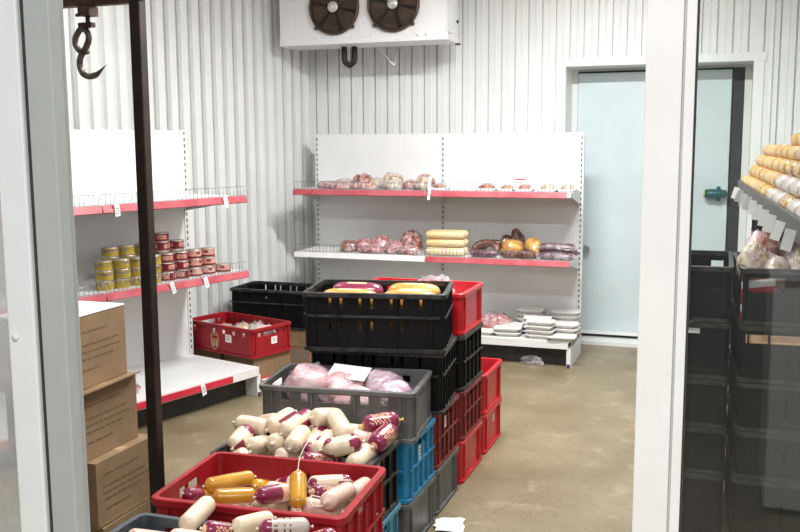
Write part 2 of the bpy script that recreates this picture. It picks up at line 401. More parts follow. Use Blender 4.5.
# ------------------------------------------------------------------ doorway we look through
FY = 1.35
def framebar(name, segs, mname, z0=0., z1=2.62):
    mb = MB()
    for x0,x1,y0,y1,mm in segs: mb.box(x0,x1,y0,y1,z0,z1,mm or mname)
    return struct(bevel(mb.build(name), .0025))
framebar('trim_5', [(-1.165,-1.1105,FY,FY+.03,None),(-1.158,-1.118,FY+.03,FY+.05,'framealu')], 'framealu')
framebar('trim_6', [(-.1075,-.0585,FY,FY+.08,None),(-.055,-.0415,FY+.004,FY+.07,None),(-.0585,-.055,FY+.006,FY+.07,'framealu'),(-.0415,-.0395,FY+.012,FY+.06,'seal')], 'post')  # grey strip in the groove stands for its soft shadow line
mb = MB(); mb.box(-1.8, XR, FY, FY+.08, 2.62, 2.75, 'framealu'); struct(mb.build('trim_7'))
lf = bpy.data.objects.new('door_2', None); COL.objects.link(lf); struct(lf)
mb = MB(); mb.box(-1.243,-1.181,FY+.002,FY+.05,.02,2.6,'leaf'); mb.box(-1.8,-1.243,FY+.002,FY+.05,.02,.12,'leaf'); mb.box(-1.8,-1.243,FY+.002,FY+.05,2.5,2.6,'leaf'); bevel(mb.build('door_frame', lf), .004)
mb = MB(); mb.box(-1.181,-1.165,FY+.012,FY+.06,.0,2.6,'seal'); mb.build('seal_strip', lf)
mb = MB(); mb.box(-1.79,-1.243,FY+.022,FY+.028,.12,2.5,'hazyglass'); mb.build('glass_pane', lf)
mb = MB(); mb.lathe([(0,.008),(.003,.007),(.004,0)], 'paper', 12, 'Y', Matrix.Translation((-1.226,FY+.002,1.345)) @ Matrix.Rotation(PI,4,'Z')); mb.build('screw_cap', lf)
w = bpy.data.objects.new('window_1', None); COL.objects.link(w); struct(w)
mb = MB(); mb.box(-.0395, XR, FY+.035, FY+.041, .05, 2.62, 'glass'); mb.build('glass_pane', w)

def smooth(pts, n=5):
    out = []
    P = [Vector(p) for p in pts]
    for i in range(len(P)-1):
        p0, p1, p2, p3 = P[max(i-1,0)], P[i], P[i+1], P[min(i+2,len(P)-1)]
        for k in range(n):
            t = k/n; out.append(.5*((2*p1)+(p2-p0)*t+(2*p0-5*p1+4*p2-p3)*t*t+(3*p1-p0-3*p2+p3)*t**3))
    out.append(P[-1]); return out

# ------------------------------------------------------------------ shelving units
def shelving(name, label, loc, rz, nb, bay, top, shelves, base, D=.5, DB=.5):
    """local X along the unit, front towards -Y; shelves: list of (z, [strip per bay], fence?)"""
    t = thing(name, label, 'shelves', loc, rz)
    L = nb*bay
    for b in range(nb):
        mb = MB(); mb.box(b*bay+.018, (b+1)*bay-.018, -.006, .02, .10, top-.005, 'shelf'); mb.build('back_panel', t)
    for i in range(nb+1):
        x = i*bay
        mb = MB(); mb.box(x-.018, x+.018, -.012, .04, .0, top, 'shelfgrey')
        z = .25
        while z < top-.03:
            mb.box(x-.0045, x+.0045, -.0135, -.0115, z, z+.022, 'slot'); z += .043
        mb.build('upright', t)
        mb = MB(); mb.box(x-.016, x+.016, -DB+.01, .0, .0, .15, 'shelf'); mb.box(x-.012,x+.012,-DB+.0,-DB+.03,0,.03,'slot'); mb.build('foot', t)
    for z, strips, fence, tags in shelves:
        for b in range(nb):
            x0, x1 = b*bay+.004, (b+1)*bay-.004
            mb = MB(); mb.box(x0, x1, -D, -.013, z-.02, z, 'shelf'); mb.box(x0, x1, -D, -D+.015, z-.04, z-.02, 'shelf')
            for xx in (x0, x1-.004):      # side brackets, tapering to the front
                mb.add([(xx,-.013,z-.02),(xx+.004,-.013,z-.02),(xx+.004,-.013,z-.12),(xx,-.013,z-.12),(xx,-D+.05,z-.02),(xx+.004,-D+.05,z-.02),(xx+.004,-D+.05,z-.035),(xx,-D+.05,z-.035)],
                       [(0,1,2,3),(4,7,6,5),(0,3,7,4),(1,5,6,2),(3,2,6,7),(0,4,5,1)], 'shelfgrey')
            sh = bevel(mb.build('shelf', t), .002)
            st = strips[b]
            if st:
                mm, f0, f1 = st
                mb = MB(); a0 = x0+(x1-x0)*f0; a1 = x0+(x1-x0)*f1
                mb.add([(a0,-D-.001,z+.002),(a1,-D-.001,z+.002),(a1,-D-.014,z-.040),(a0,-D-.014,z-.040),(a0,-D-.001,z-.046),(a1,-D-.001,z-.046)],
                       [(0,3,2,1),(3,4,5,2),(0,1,5,4),(0,4,3),(1,2,5)], mm)
                mb.build('price_rail', sh)
            if fence:
                mb = MB(); n = int((x1-x0)/.031)
                for k in range(n+1):
                    x = x0+.004+(x1-x0-.008)*k/n
                    mb.tube([(x,-D+.012,z),(x,-D+.012,z+.062)], .0019, 'wire', 4)
                for zz in (.062,.004): mb.tube([(x0+.004,-D+.012,z+zz),(x1-.004,-D+.012,z+zz)], .0017, 'wire', 5)
                mb.build('wire_fence', sh)
            for (bb, x, w_, tilt) in tags:
                if bb != b: continue
                T = Matrix.Translation((x0+x, -D-.0165, z-.02)) @ Matrix.Rotation(R(tilt),4,'Y')
                mb = MB(); mb.box(-w_/2,w_/2,-.001,.001,-.045,.028,'paper',T)
                for q in range(3): mb.box(-w_*.35,w_*.3,-.0016,-.001,-.03+q*.014,-.026+q*.014,'ink',T)
                mb.build('price_tag', sh)
    bz, bstrips, btags = base
    for b in range(nb):
        x0, x1 = b*bay+.004, (b+1)*bay-.004
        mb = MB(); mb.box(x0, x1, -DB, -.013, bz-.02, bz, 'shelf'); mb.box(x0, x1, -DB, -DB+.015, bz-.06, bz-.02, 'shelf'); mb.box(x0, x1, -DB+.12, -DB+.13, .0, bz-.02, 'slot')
        sh = bevel(mb.build('base_shelf', t), .002)
        if bstrips[b]:
            mm, f0, f1 = bstrips[b]; mb = MB(); mb.box(x0+(x1-x0)*f0, x0+(x1-x0)*f1, -DB-.008, -DB-.0005, bz-.052, bz-.012, mm); mb.build('price_rail', sh)
        for (bb, x, w_, tilt) in btags:
            if bb != b: continue
            T = Matrix.Translation((x0+x, -DB-.011, bz-.03)) @ Matrix.Rotation(R(tilt),4,'Y')
            mb = MB(); mb.box(-w_/2,w_/2,-.001,.001,-.05,.03,'paper',T)
            for q in range(3): mb.box(-w_*.35,w_*.3,-.0016,-.001,-.03+q*.014,-.026+q*.014,'ink',T)
            mb.build('price_tag', sh)
    return t
shelving('shelving_unit', 'wide white two-bay shelving unit against the back wall with pale red price rails', (-3.30,7.33,0), 0, 2, 1.127, 1.77,
    [(1.322,[('strip',0,1),('strip',0,.975)],True,[]), (.812,[('stripwhite',0,1),('strip',0,1)],True,[])], (.205,[None,None],[]))
P0 = Vector((-2.96,5.47,0)) - LN*.60 + LU*(-.03-2.27)
LROT = math.atan2(LU.y, LU.x)
shelving('shelving_unit', 'white shelving unit along the left wall behind the black pole, with red price rails', P0, LROT, 2, 1.135, 1.79,
    [(1.352,[('strip',0,1),('strip',0,1)],True,[(1,.09,.035,-6),(1,.93,.035,-14)]), (.852,[('strip',0,1),('strip',0,1)],True,[(1,.47,.03,-20),(1,.74,.034,-16)])],
    (.207,[('stripred',0,1),('stripred',0,.78)],[(1,.62,.035,-12)]), .60, .68)
def lp(u_, off, z=0.):   # point on the left unit: u_ along from its far front corner (negative = nearer), off = distance behind the front edge
    q = Vector((-2.96,5.47,0)) + LU*u_ - LN*off
    return Vector((q.x, q.y, z))

# ------------------------------------------------------------------ evaporator
e = thing('evaporator_unit', 'white ceiling evaporator cooler with two bronze fans above the back shelves', 'cooler', (-2.755,7.0,2.48))
mb = MB(); mb.box(-.715,.715,.0,.29,.045,.66,'coolwhite'); bevel(mb.build('casing', e), .006)
mb = MB()
mb.add([(-.715,-.004,.06),(.715,-.004,.06),(.715,-.004,.0),(-.715,-.004,.0),(-.715,.29,.045),(.715,.29,.045),(.715,.29,-.008),(-.715,.29,-.008)],
       [(0,3,2,1),(4,5,6,7),(3,7,6,2),(0,4,7,3),(1,2,6,5)], 'coolwhite')
mb.box(.70,.7165,-.002,.02,.06,.66,'shelfgrey')
mb.build('drip_tray', e)
for fx in (-.225,.277):
    mb = MB(); T = Matrix.Translation((fx,-.004,.285))
    mb.lathe([(0.,.0),(0.,.205),(-.012,.218),(-.03,.212),(-.034,.200),(-.012,.198),(-.004,.195),(-.002,.0)], lambda i,k: 'fandark' if i in (5,6) else 'fanbrown', 40, 'Y', T)
    for a in (45,135,225,315):
        c_, s_ = math.cos(R(a)), math.sin(R(a)); mb.cbox((.222*c_,-.012,.222*s_),(.026,.018,.026),'fanbrown',T)
    f = mb.build('fan', e)
    mb = MB()
    for k in range(6):
        vs=[]; a0 = 2*PI*k/6+.3
        for r_ in (.05,.10,.15,.19):
            for q in range(5):
                a = a0+(q/4-.5)*(.75+.15*r_/.19); vs.append((r_*math.cos(a), -.013-.012*(q/4-.5)*2*(.3+r_*3), r_*math.sin(a)))
        mb.add(vs, [(i*5+j,i*5+j+1,(i+1)*5+j+1,(i+1)*5+j) for i in range(3) for j in range(4)], 'fanbrown', True, T)
    mb.build('fan_blades', f)
    mb = MB()
    for r_ in (.07,.095,.12,.145,.17,.195):
        mb.tube([(r_*math.cos(2*PI*k/40),-.036,r_*math.sin(2*PI*k/40)) for k in range(40)], .0013, 'fanguard', 4, True, T=T)
    for a in (20,65,110,155,200,245,290,335): mb.tube([(.05*math.cos(R(a)),-.037,.05*math.sin(R(a))),(.208*math.cos(R(a)),-.034,.208*math.sin(R(a)))], .0028 if a in (20,155,245,335) else .0016, 'fanguard', 5, T=T)
    mb.build('fan_guard', f)
    mb = MB(); mb.lathe([(-.02,.045),(-.040,.044),(-.048,.034),(-.05,.0)], 'hub', 20, 'Y', T); mb.lathe([(-.049,.012),(-.056,.010),(-.057,0)], 'paper', 12, 'Y', T); mb.build('hub', f)
mb = MB(); mb.tube(smooth([(-.230,.2,.0),(-.230,.2,-.09),(-.220,.2,-.130),(-.185,.2,-.152),(-.150,.2,-.130),(-.140,.2,-.09),(-.140,.2,.0)],4), .024, 'hose', 12); mb.build('drain_hose', e)
mb = MB(); mb.tube([(.03,.26,.01),(.135,.35,-.14),(.15,.36,-.155),(.158,.36,-.13),(.16,.40,-.02)], .008, 'trimwhite', 8); mb.build('drain_pipe', e)
mb = MB(); mb.tube([(.716,.25,.16),(.73,.25,.16)], .012, 'slot', 10); mb.tube([(.70,.27,-.012),(.74,.27,-.012)], .008, 'slot', 8); mb.build('bolt', e)
mb = MB(); rg = random.Random(3)
for x in [-.40+.035*k for k in range(34)]:
    if rg.random() < .75:
        r_ = rg.uniform(.004,.009) + (.008 if .40 < x < .62 else 0)
        mb.lathe([(-r_*.9,0),(-r_*.6,r_*.8),(0,r_*1.3),(r_*.6,r_*.8),(r_*.9,0)], 'frost', 8, 'X', Matrix.Translation((x,-.006,.052+rg.uniform(-.004,.006))))
mb.build('frost', e)['kind'] = 'stuff'
# ------------------------------------------------------------------ ceiling lights (above the picture)
for (x,y) in ((-.95,5.3),(-1.2,2.95),(-3.3,4.6)):
    l_ = thing('ceiling_light', 'white fluorescent batten on the ceiling at x %.1f m, out of the picture above' % x if False else {(-.95,5.3):'white fluorescent ceiling batten before the back shelves, above the picture',(-1.2,2.95):'white fluorescent ceiling batten over the crate stacks, above the picture',(-3.3,4.6):'white fluorescent ceiling batten near the left shelves, above the picture'}[(x,y)], 'light', (x,y,ZC-.001), 0, 'ceiling battens')
    mb = MB(); mb.box(-.63,.63,-.07,.07,-.055,0,'lampcase'); bevel(mb.build('housing', l_), .006)
    for yy in (-.035,.035):
        mb = MB(); mb.tube([(-.6,yy,-.075),(.6,yy,-.075)], .013, 'tube', 10); mb.build('tube', l_)

# ------------------------------------------------------------------ meat rail stand and hook
s = thing('meat_rail_stand', 'tall dark rusty steel pole with overhead rail, standing before the left shelves', 'rail', (-1.93,2.80,0))
mb = MB(); mb.box(-.021,.021,-.021,.021,.012,2.42,'steelpole'); bevel(mb.build('pole', s), .004)
mb = MB(); mb.box(-1.35,-.0212,-.020,.020,2.178,2.235,'rustrail'); mb.box(-.022,.04,-.0225,.0225,2.192,2.235,'rustrail'); bevel(mb.build('rail', s), .003)
mb = MB(); mb.box(-1.406,-1.35,-.028,.028,.012,2.42,'steelpole'); bevel(mb.build('pole', s), .004)
for xx in (0,-1.378):
    mb = MB(); mb.box(xx-.07,xx+.07,-.07,.07,0,.012,'steelpole')
    mb.add([(xx-.029,-.028,.012),(xx-.065,-.028,.012),(xx-.029,-.028,.10),(xx-.029,-.02,.012),(xx-.065,-.02,.012),(xx-.029,-.02,.10)],[(0,1,2),(3,5,4),(0,3,4,1),(1,4,5,2),(0,2,5,3)],'steelpole')
    mb.build('base_plate', s)
h = thing('meat_hook', 'curved steel meat hook hanging from the rusty overhead rail', 'hook', (-2.14,2.80,2.178))
def hk(pts): return [(x+2.14, dy, z-2.178) for x, dy, z in pts]
mb = MB(); mb.box(-.018,.030,-.026,.026,-.034,-.001,'rustrail'); mb.tube([(-.045,0,-.028),(.02,0,-.028)], .006, 'rustrail', 8); mb.tube([(.004,0,-.03),(.004,0,-.075)], .008, 'rustrail', 8); mb.box(-.03,.026,-.012,.012,-.072,-.056,'rustrail'); mb.build('trolley', h)
mb = MB()
path = smooth(hk([(-2.150,.009,2.026),(-2.176,.010,2.022),(-2.197,.008,2.045),(-2.196,.004,2.07),(-2.172,0,2.098),(-2.150,-.004,2.100),(-2.133,-.006,2.082),(-2.133,-.006,2.058),(-2.150,-.006,2.030),(-2.172,-.004,2.003),(-2.179,0,1.974),(-2.168,0,1.947),(-2.143,0,1.936),(-2.113,0,1.941),(-2.091,0,1.956),(-2.066,0,1.975)]))
n_ = len(path); mb.tube(path, [.011 if i < n_*.86 else max(.001, .011*(n_-1-i)/(n_*.14)) for i in range(n_)], 'hooksteel', 10); mb.build('hook', h)

# ------------------------------------------------------------------ plastic crates
def grid_plate(mb, xs, zs, holes, t, T, mname):
    xs = sorted(set(xs+[h_[0] for h_ in holes]+[h_[1] for h_ in holes])); zs = sorted(set(zs+[h_[2] for h_ in holes]+[h_[3] for h_ in holes]))
    nx, nz = len(xs)-1, len(zs)-1
    def solid(i, j):
        if i < 0 or j < 0 or i >= nx or j >= nz: return False
        cx_, cz_ = (xs[i]+xs[i+1])/2, (zs[j]+zs[j+1])/2
        return not any(a < cx_ < b and c < cz_ < d_ for a,b,c,d_ in holes)
    for i in range(nx):
        for j in range(nz):
            if not solid(i,j): continue
            x0,x1,z0,z1 = xs[i],xs[i+1],zs[j],zs[j+1]
            v = [(x0,0,z0),(x1,0,z0),(x1,0,z1),(x0,0,z1),(x0,t,z0),(x1,t,z0),(x1,t,z1),(x0,t,z1)]
            f = [(0,1,2,3),(5,4,7,6)]
            if not solid(i-1,j): f.append((4,0,3,7))
            if not solid(i+1,j): f.append((1,5,6,2))
            if not solid(i,j-1): f.append((4,5,1,0))
            if not solid(i,j+1): f.append((3,2,6,7))
            mb.add(v, f, mname, False, T)
def rr(hx, hy, r, z, n=5):
    out = []
    for cx_, cy_, a0 in ((hx-r,hy-r,0),(-hx+r,hy-r,90),(-hx+r,-hy+r,180),(hx-r,-hy+r,270)):
        for k in range(n+1):
            a = R(a0+90*k/n); out.append((cx_+r*math.cos(a), cy_+r*math.sin(a), z))
    return out
def loft(mb, loops, mname, smooth=False, cap0=False, cap1=False, ring=False):
    n = len(loops[0]); vs = [p for l_ in loops for p in l_]; fs = []
    m_ = len(loops)
    for i in range(m_ if ring else m_-1):
        for k in range(n):
            fs.append((i*n+k, i*n+(k+1)%n, ((i+1)%m_)*n+(k+1)%n, ((i+1)%m_)*n+k))
    if cap0: fs.append(tuple(range(n))[::-1])
    if cap1: fs.append(tuple((m_-1)*n+k for k in range(n)))
    mb.add(vs, fs, mname, smooth)
CRATES = {}
def crate_meshes(L, W, H, mname, style):
    key = (L, W, H, mname, style)
    if key in CRATES: return CRATES[key]
    hx, hy, t, r = L/2-.013, W/2-.013, .005, .02
    tall = H > .235
    F, S = [], []      # holes in long faces, in short faces
    FR, SR = [], []    # rib positions (long, short)
    mid = None
    if style == 'euro':
        F = [(-.21,-.178,H-.06,H-.027),(-.135,-.107,H-.06,H-.027),(-.07,.057,H-.062,H-.027),(.093,.125,H-.06,H-.027),(.165,.197,H-.06,H-.027)]
        F = [(a*L/.6,b*L/.6,c,d_) for a,b,c,d_ in F]
        S = [(-.065,.065,H-.062,H-.027)]; FR = [-.245*L/.6,-.09*L/.6,.075*L/.6,.245*L/.6]; SR = [-W*.36,W*.36]
    elif style == 'slots':
        pos = [-.302,-.226,-.094,-.013,.123,.194,.325]
        for z0, z1 in ((H-.068,H-.026),(H-.168,H-.128)): F += [(p*L-.006,p*L+.006,z0,z1) for p in pos]
        FR = [-.40*L,-.26*L,-.05*L,.16*L,.40*L]; mid = H-.106
        S = [(-W*.33+k*W*.22-.006,-W*.33+k*W*.22+.006,H-.07,H-.03) for k in range(4)]; SR = [-W*.36,-W*.17,.02*W,.2*W,.36*W]
    elif style == 'grid':
        FR = [-.40*L,-.2*L,0,.2*L,.40*L]; SR = [-W*.37,-W*.18,0,.18*W,.37*W]; mid = H*.52
        F = [(-.36*L,-.24*L,H-.06,H-.028),(.24*L,.36*L,H-.06,H-.028)]
        S = [(-.06,.06,H-.058,H-.028)]
        if L > .58 and mname == 'red': F = [(-.06*L-.004,-.06*L+.004,H-.10,H-.04),(.01*L-.004,.01*L+.004,H-.10,H-.04),(-.2*L-.004,-.2*L+.004,H-.1,H-.04)]
    elif style == 'panel':
        FR = [-.42*L,.42*L]; SR = [-W*.36,W*.30,W*.38]
        F = [(-.06,.06,H-.06,H-.03)]; S = []
    elif style == 'crest':
        F = [(-.36*L+k*.144*L-.014,-.36*L+k*.144*L+.014,H-.062,H-.034) for k in range(6)]
        S = [(-.13,-.105,H-.062,H-.034),(-.08,.07,H-.062,H-.034),(.105,.13,H-.062,H-.034)]; FR = [-.46*L,.46*L]; SR = [-W*.40,W*.40]
    elif style == 'dark':      # narrow face forward, with a hand hole and a centre slot
        S = [(-.135,-.080,H-.095,H-.045),(.080,.135,H-.095,H-.045),(-.006,.006,H*.32,H*.55)]
        F = [(-.05,.05,H-.07,H-.035)]; FR = [-.38*L,-.13*L,.13*L,.38*L]; SR = [-W*.40,W*.40]
    elif style == 'darkwide':
        S = [(-.175,-.03,H-.10,H-.04),(.03,.175,H-.10,H-.04)]
        F = [(-.05,.05,H-.07,H-.035)]; FR = [-.38*L,-.13*L,.13*L,.38*L]; SR = [-W*.46,0,W*.46]
    elif style == 'dark2':
        S = [(-.008,.008,H*.30,H*.68)]
        F = [(-.05,.05,H-.07,H-.035)]; FR = [-.38*L,-.13*L,.13*L,.38*L]; SR = [-W*.40,-W*.2,W*.2,W*.40]
    shell = MB()
    Tf = Matrix.Translation((0,-hy,0)); Tb = Matrix.Translation((0,hy,0)) @ Matrix.Rotation(PI,4,'Z')
    Tr = Matrix.Translation((hx,0,0)) @ Matrix.Rotation(PI/2,4,'Z'); Tl = Matrix.Translation((-hx,0,0)) @ Matrix.Rotation(-PI/2,4,'Z')
    z0, z1 = .004, H-.004
    for T in (Tf, Tb): grid_plate(shell, [-hx+r,hx-r], [z0,z1], F, t, T, mname)
    for T in (Tr, Tl): grid_plate(shell, [-hy+r,hy-r], [z0,z1], S, t, T, mname)
    for sx, sy, a0 in ((1,1,0),(-1,1,90),(-1,-1,180),(1,-1,270)):
        lo = []; n = 5
        vs = []
        for k in range(n+1):
            a = R(a0+90*k/n); c_, s_ = math.cos(a), math.sin(a)
            for q in (r, r-t): vs += [(sx*(hx-r)+q*c_, sy*(hy-r)+q*s_, z0),(sx*(hx-r)+q*c_, sy*(hy-r)+q*s_, z1)]
        fs = []
        for k in range(n): b = 4*k; fs += [(b,b+4,b+5,b+1),(b+2,b+3,b+7,b+6)]
        shell.add(vs, fs, mname, True)
    shell.box(-hx+.003,hx-.003,-hy+.003,hy-.003,.006,.012,mname)
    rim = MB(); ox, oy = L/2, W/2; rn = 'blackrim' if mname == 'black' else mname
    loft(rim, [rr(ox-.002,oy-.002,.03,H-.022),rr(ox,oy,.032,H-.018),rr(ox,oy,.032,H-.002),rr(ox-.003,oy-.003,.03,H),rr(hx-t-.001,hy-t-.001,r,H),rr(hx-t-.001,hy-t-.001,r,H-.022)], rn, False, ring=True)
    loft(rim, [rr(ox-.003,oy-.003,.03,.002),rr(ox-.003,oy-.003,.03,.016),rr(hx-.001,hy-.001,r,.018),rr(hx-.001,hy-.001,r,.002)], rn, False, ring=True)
    ribs = shell
    for p in FR:
        for sy in (-1,1): ribs.cbox((p, sy*(hy+.0045), H/2), (.007,.009,H-.04), mname)
    for p in SR:
        for sx in (-1,1): ribs.cbox((sx*(hx+.0045), p, H/2), (.009,.007,H-.04), mname)
    if mid:
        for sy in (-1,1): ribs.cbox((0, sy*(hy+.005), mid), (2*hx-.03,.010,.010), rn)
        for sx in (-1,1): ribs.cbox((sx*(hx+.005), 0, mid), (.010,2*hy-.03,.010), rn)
    CRATES[key] = (shell.mesh('shell'), rim.mesh('rim'))
    return CRATES[key]
def crate(label, x, y, z, L, W, H, mname, style, rz=0., group=None, stickers=()):
    c_ = thing('plastic_crate', label, 'crate', (x,y,z), R(rz), group)
    sh, rm = crate_meshes(L, W, H, mname, style)
    link('shell', sh, c_); link('rim', rm, c_)
    for side, s_, zz, w_, h_ in stickers:
        mb = MB()
        o = W/2-.013+.0012 if side in 'fb' else L/2-.013+.0012
        if side == 'f': T = Matrix.Translation((s_,-o,zz))
        elif side == 'r': T = Matrix.Translation((o,s_,zz)) @ Matrix.Rotation(PI/2,4,'Z')
        mb.box(-w_/2,w_/2,-.001,.0008,-h_/2,h_/2,'paper' if w_ < .2 else 'tanprint',T)
        for q in range(3): mb.box(-w_*.32,w_*(.3-.1*q),-.0016,-.001,h_*(.22-.2*q),h_*(.28-.2*q),'ink' if w_ < .2 else 'maroon',T)
        mb.build('label', c_)['label'] = 'white paper label'
    return c_
XS = -1.165
def sx_(L): return XS-L/2
G = 'crates in the long row of stacks'
# row of stacks, front to back (heights in metres)
crate('blue-grey crate of sausage chubs, nearest us at the photo\'s lower edge', -1.18, 1.865, .46, .60, .40, .235, 'bluegrey', 'grid', 0, G)
crate('dark grey crate carrying the blue-grey crate nearest us', -1.18, 1.865, .225, .60, .40, .23, 'grey', 'panel', 0, G)
crate('black crate on the floor at the bottom of the nearest stack', -1.18, 1.865, 0, .60, .40, .22, 'black', 'grid', 0, G)
crate('red crate holding golden and burgundy sausages, topmost of its stack before the black crate heap', -1.217, 2.345, .445, .585, .42, .265, 'red', 'grid', 3.5, G)
crate('grey crate directly under the open red sausage crate', -1.212, 2.345, .22, .60, .42, .22, 'grey', 'panel', 3.5, G)
crate('black crate on the floor at the bottom of the open red crate\'s stack', -1.212, 2.345, 0, .60, .42, .217, 'black', 'grid', 3.5, G)
crate('black crate heaped with cream sausage chubs, in front of the grey crate of pink packs', -1.4825, 3.145, .275, .635, .42, .262, 'black', 'grid', 0, G)
crate('light blue crate under the black crate heaped with cream chubs', -1.48, 3.145, 0, .635, .42, .272, 'lightblue', 'grid', 0, G)
crate('grey crate full of pink packed meat, with pink showing through its hand holes', -1.494, 3.595, .482, .675, .405, .213, 'grey', 'euro', 6.5, G)
crate('blue ribbed crate with a white label under the grey crate of pink packs', -1.475, 3.64, .217, .62, .395, .262, 'blue', 'grid', 0, G, [('r',-.01,.165,.05,.075)])
crate('grey crate on the floor under the blue ribbed crate', -1.475, 3.64, 0, .62, .395, .215, 'grey', 'panel', 0, G)
crate('black slotted crate of orange sausage loaves, topmost of the tallest stack', -1.475, 3.955, .772, .65, .41, .266, 'black', 'slots', 11, G)
crate('black slotted crate directly under the one with orange loaves', -1.475, 4.005, .484, .635, .40, .285, 'black', 'slots', 7, G)
crate('dark red ribbed crate with white label under the black crates of the tallest stack', -1.47, 4.05, .22, .60, .39, .262, 'darkred', 'grid', 0, G, [('r',-.03,.185,.03,.055)])
crate('grey crate on the floor at the bottom of the tallest stack', -1.47, 4.05, 0, .60, .39, .218, 'grey', 'panel', 0, G)
crate('bright red crate with a white bag, topmost behind the black crate of orange loaves', -1.465, 4.49, .757, .60, .42, .208, 'brightred', 'panel', 0, G)
crate('black ribbed crate under the topmost bright red crate', -1.465, 4.49, .475, .60, .42, .28, 'black', 'grid', 0, G)
crate('dark red ribbed crate under the black crate, below the topmost bright red one', -1.465, 4.49, .222, .60, .42, .25, 'darkred', 'grid', 0, G)
crate('bright red crate on the floor, third from the far end along the aisle side', -1.465, 4.49, 0, .60, .42, .22, 'brightred', 'panel', 0, G)
crate('bright red crate with a plastic bag, upper one of the low far stack', -1.465, 4.95, .224, .60, .42, .222, 'brightred', 'panel', 0, G)
crate('bright red crate on the floor, lower one of the low stack at the far end', -1.465, 4.95, 0, .60, .42, .221, 'brightred', 'panel', 0, G, [('r',.02,.15,.03,.04)])

# ------------------------------------------------------------------ crates by the left wall, cardboard
def carton(label, loc, dx, dy, dz, rz=0., lines=None, flap=False, group=None, marks=False):
    t = thing('cardboard_box', label, 'box', loc, rz, group)
    mb = MB(); mb.box(-dx/2,dx/2,-dy/2,dy/2,0,dz,'card')
    if lines:
        rg = random.Random(int(dz*1000+dy*777))
        for zf, y0f, y1f in lines:
            y = y0f*dy
            while y < y1f*dy-.02:
                w_ = min(rg.uniform(.012,.04), y1f*dy-y)
                mb.box(dx/2-.0002,dx/2+.0008,y,y+w_,zf*dz-.0035,zf*dz+.0035,'carddark'); y += w_+.008
    if marks:
        mb.box(-dx/2+.005,dx/2-.005,-dy/2-.0012,-dy/2+.0002,.145,.150,'carddark')
        for x in (-.02,.05,.11): mb.box(x,x+.025,-dy/2-.0012,-dy/2+.0002,.05,.12,'ink')
    mb.build('carton', t)
    mb = MB(); mb.box(-dx/2+.01,dx/2-.01,-.024,.024,dz-.0005,dz+.0008,'tape'); mb.build('tape', t)
    if flap:
        mb = MB(); mb.add([(dx/2-.005,-dy/2,dz-.002),(dx/2-.005,dy/2,dz-.002),(dx/2+.035,dy/2-.01,dz+.012),(dx/2+.035,-dy/2+.01,dz+.006),(dx/2-.005,-dy/2,dz-.007),(dx/2-.005,dy/2,dz-.007),(dx/2+.035,dy/2-.01,dz+.007),(dx/2+.035,-dy/2+.01,dz+.001)],
            [(0,3,2,1),(4,5,6,7),(0,1,5,4),(1,2,6,5),(2,3,7,6),(3,0,4,7)],'card'); mb.build('flap', t)
    return t
LN3 = [(.78,-.38,.25),(.6,-.4,.38),(.5,-.4,.40),(.40,-.38,.3),(.25,-.36,.1)]
GB = 'cardboard boxes stacked by the left door frame'
carton('brown cardboard box on the floor, lowest of the stack by the left door frame', (-2.355,3.0,0), .33, .37, .235, R(0), [(.5,-.4,.3)], False, GB)
b3 = carton('brown cardboard box third from the top, nearest the foot of the black pole', (-2.35,2.985,.237), .31, .37, .26, R(-1), LN3, False, GB)
mb = MB()
for k in range(26): mb.box(.1555,.1575,-.175+k*.0136,-.175+k*.0136+.006,.006,.014,'tape')
mb.build('perforation', b3)
carton('brown cardboard box with open bent flap, second from top by the left door frame', (-2.39,2.93,.499), .30, .40, .272, R(0), LN3, True, GB)
carton('brown printed cardboard box on top of the stack, under the white sheet', (-2.41,2.905,.774), .30, .40, .278, R(1), LN3, False, GB)
t = thing('foam_sheet', 'white sheet lying on top of the cardboard boxes by the left door frame', 'sheet', (-2.41,2.905,1.054), R(1))
mb = MB(); mb.box(-.155,.152,-.20,.20,0,.006,'paper'); bevel(mb.build('sheet', t), .002)

cr = crate('red crate of packed goods with a yellow crest, on boxes in the left corner', -3.2475, 5.781, .232, .70, .40, .205, 'red', 'crest', -18, None, [('f',.10,.115,.06,.055),('r',.02,.10,.055,.05)])
mb = MB(); T = Matrix.Translation((-.04,-.40/2+.0105,.055))
sh = [(-.035,.07),(-.036,.02),(-.025,-.015),(0,-.035),(.025,-.015),(.036,.02),(.035,.07)]
mb.tube([(x,0,z) for x,z in sh], .0035, 'tanprint', 6, True, T=T)
for x in (-.018,0,.018): mb.box(x-.004,x+.004,-.002,.002,-.01,.045,'tanprint',T)
mb.tube([(-.03,0,.078),(-.015,0,.09),(0,0,.078),(.015,0,.09),(.03,0,.078)], .0035, 'tanprint', 6, T=T)
mb.build('crest', cr)['label'] = 'yellow crest emblem'
carton('brown cardboard box supporting the crested red crate on its left', (-3.41,5.85,0), .32, .36, .23, R(-18), None, False, 'boxes in the left corner')
carton('brown cardboard box supporting the crested red crate on its right, by the aisle', (-3.08,5.745,0), .30, .36, .23, R(-18), None, False, 'boxes in the left corner')
t = thing('packet', 'red and white packet on the floor beside the end of the left shelves', 'packet', (-2.93,5.60,0), R(-20))
mb = MB(); mb.box(-.10,.0,-.06,.06,0,.085,'stripred'); mb.box(.0,.12,-.06,.06,0,.085,'paper'); bevel(mb.build('packet_body', t), .004)
crate('long black crate on boxes in the left corner behind the crested red crate', -3.28, 6.50, .275, .665, .42, .30, 'black', 'slots', 0)
carton('brown cardboard box on the floor under the long black corner crate, left one', (-3.46,6.50,0), .32, .40, .273, 0, None, False, 'boxes in the left corner')
carton('brown cardboard box with printed marks under the right end of the long black corner crate', (-3.10,6.50,0), .34, .40, .273, 0, None, False, 'boxes in the left corner', True)
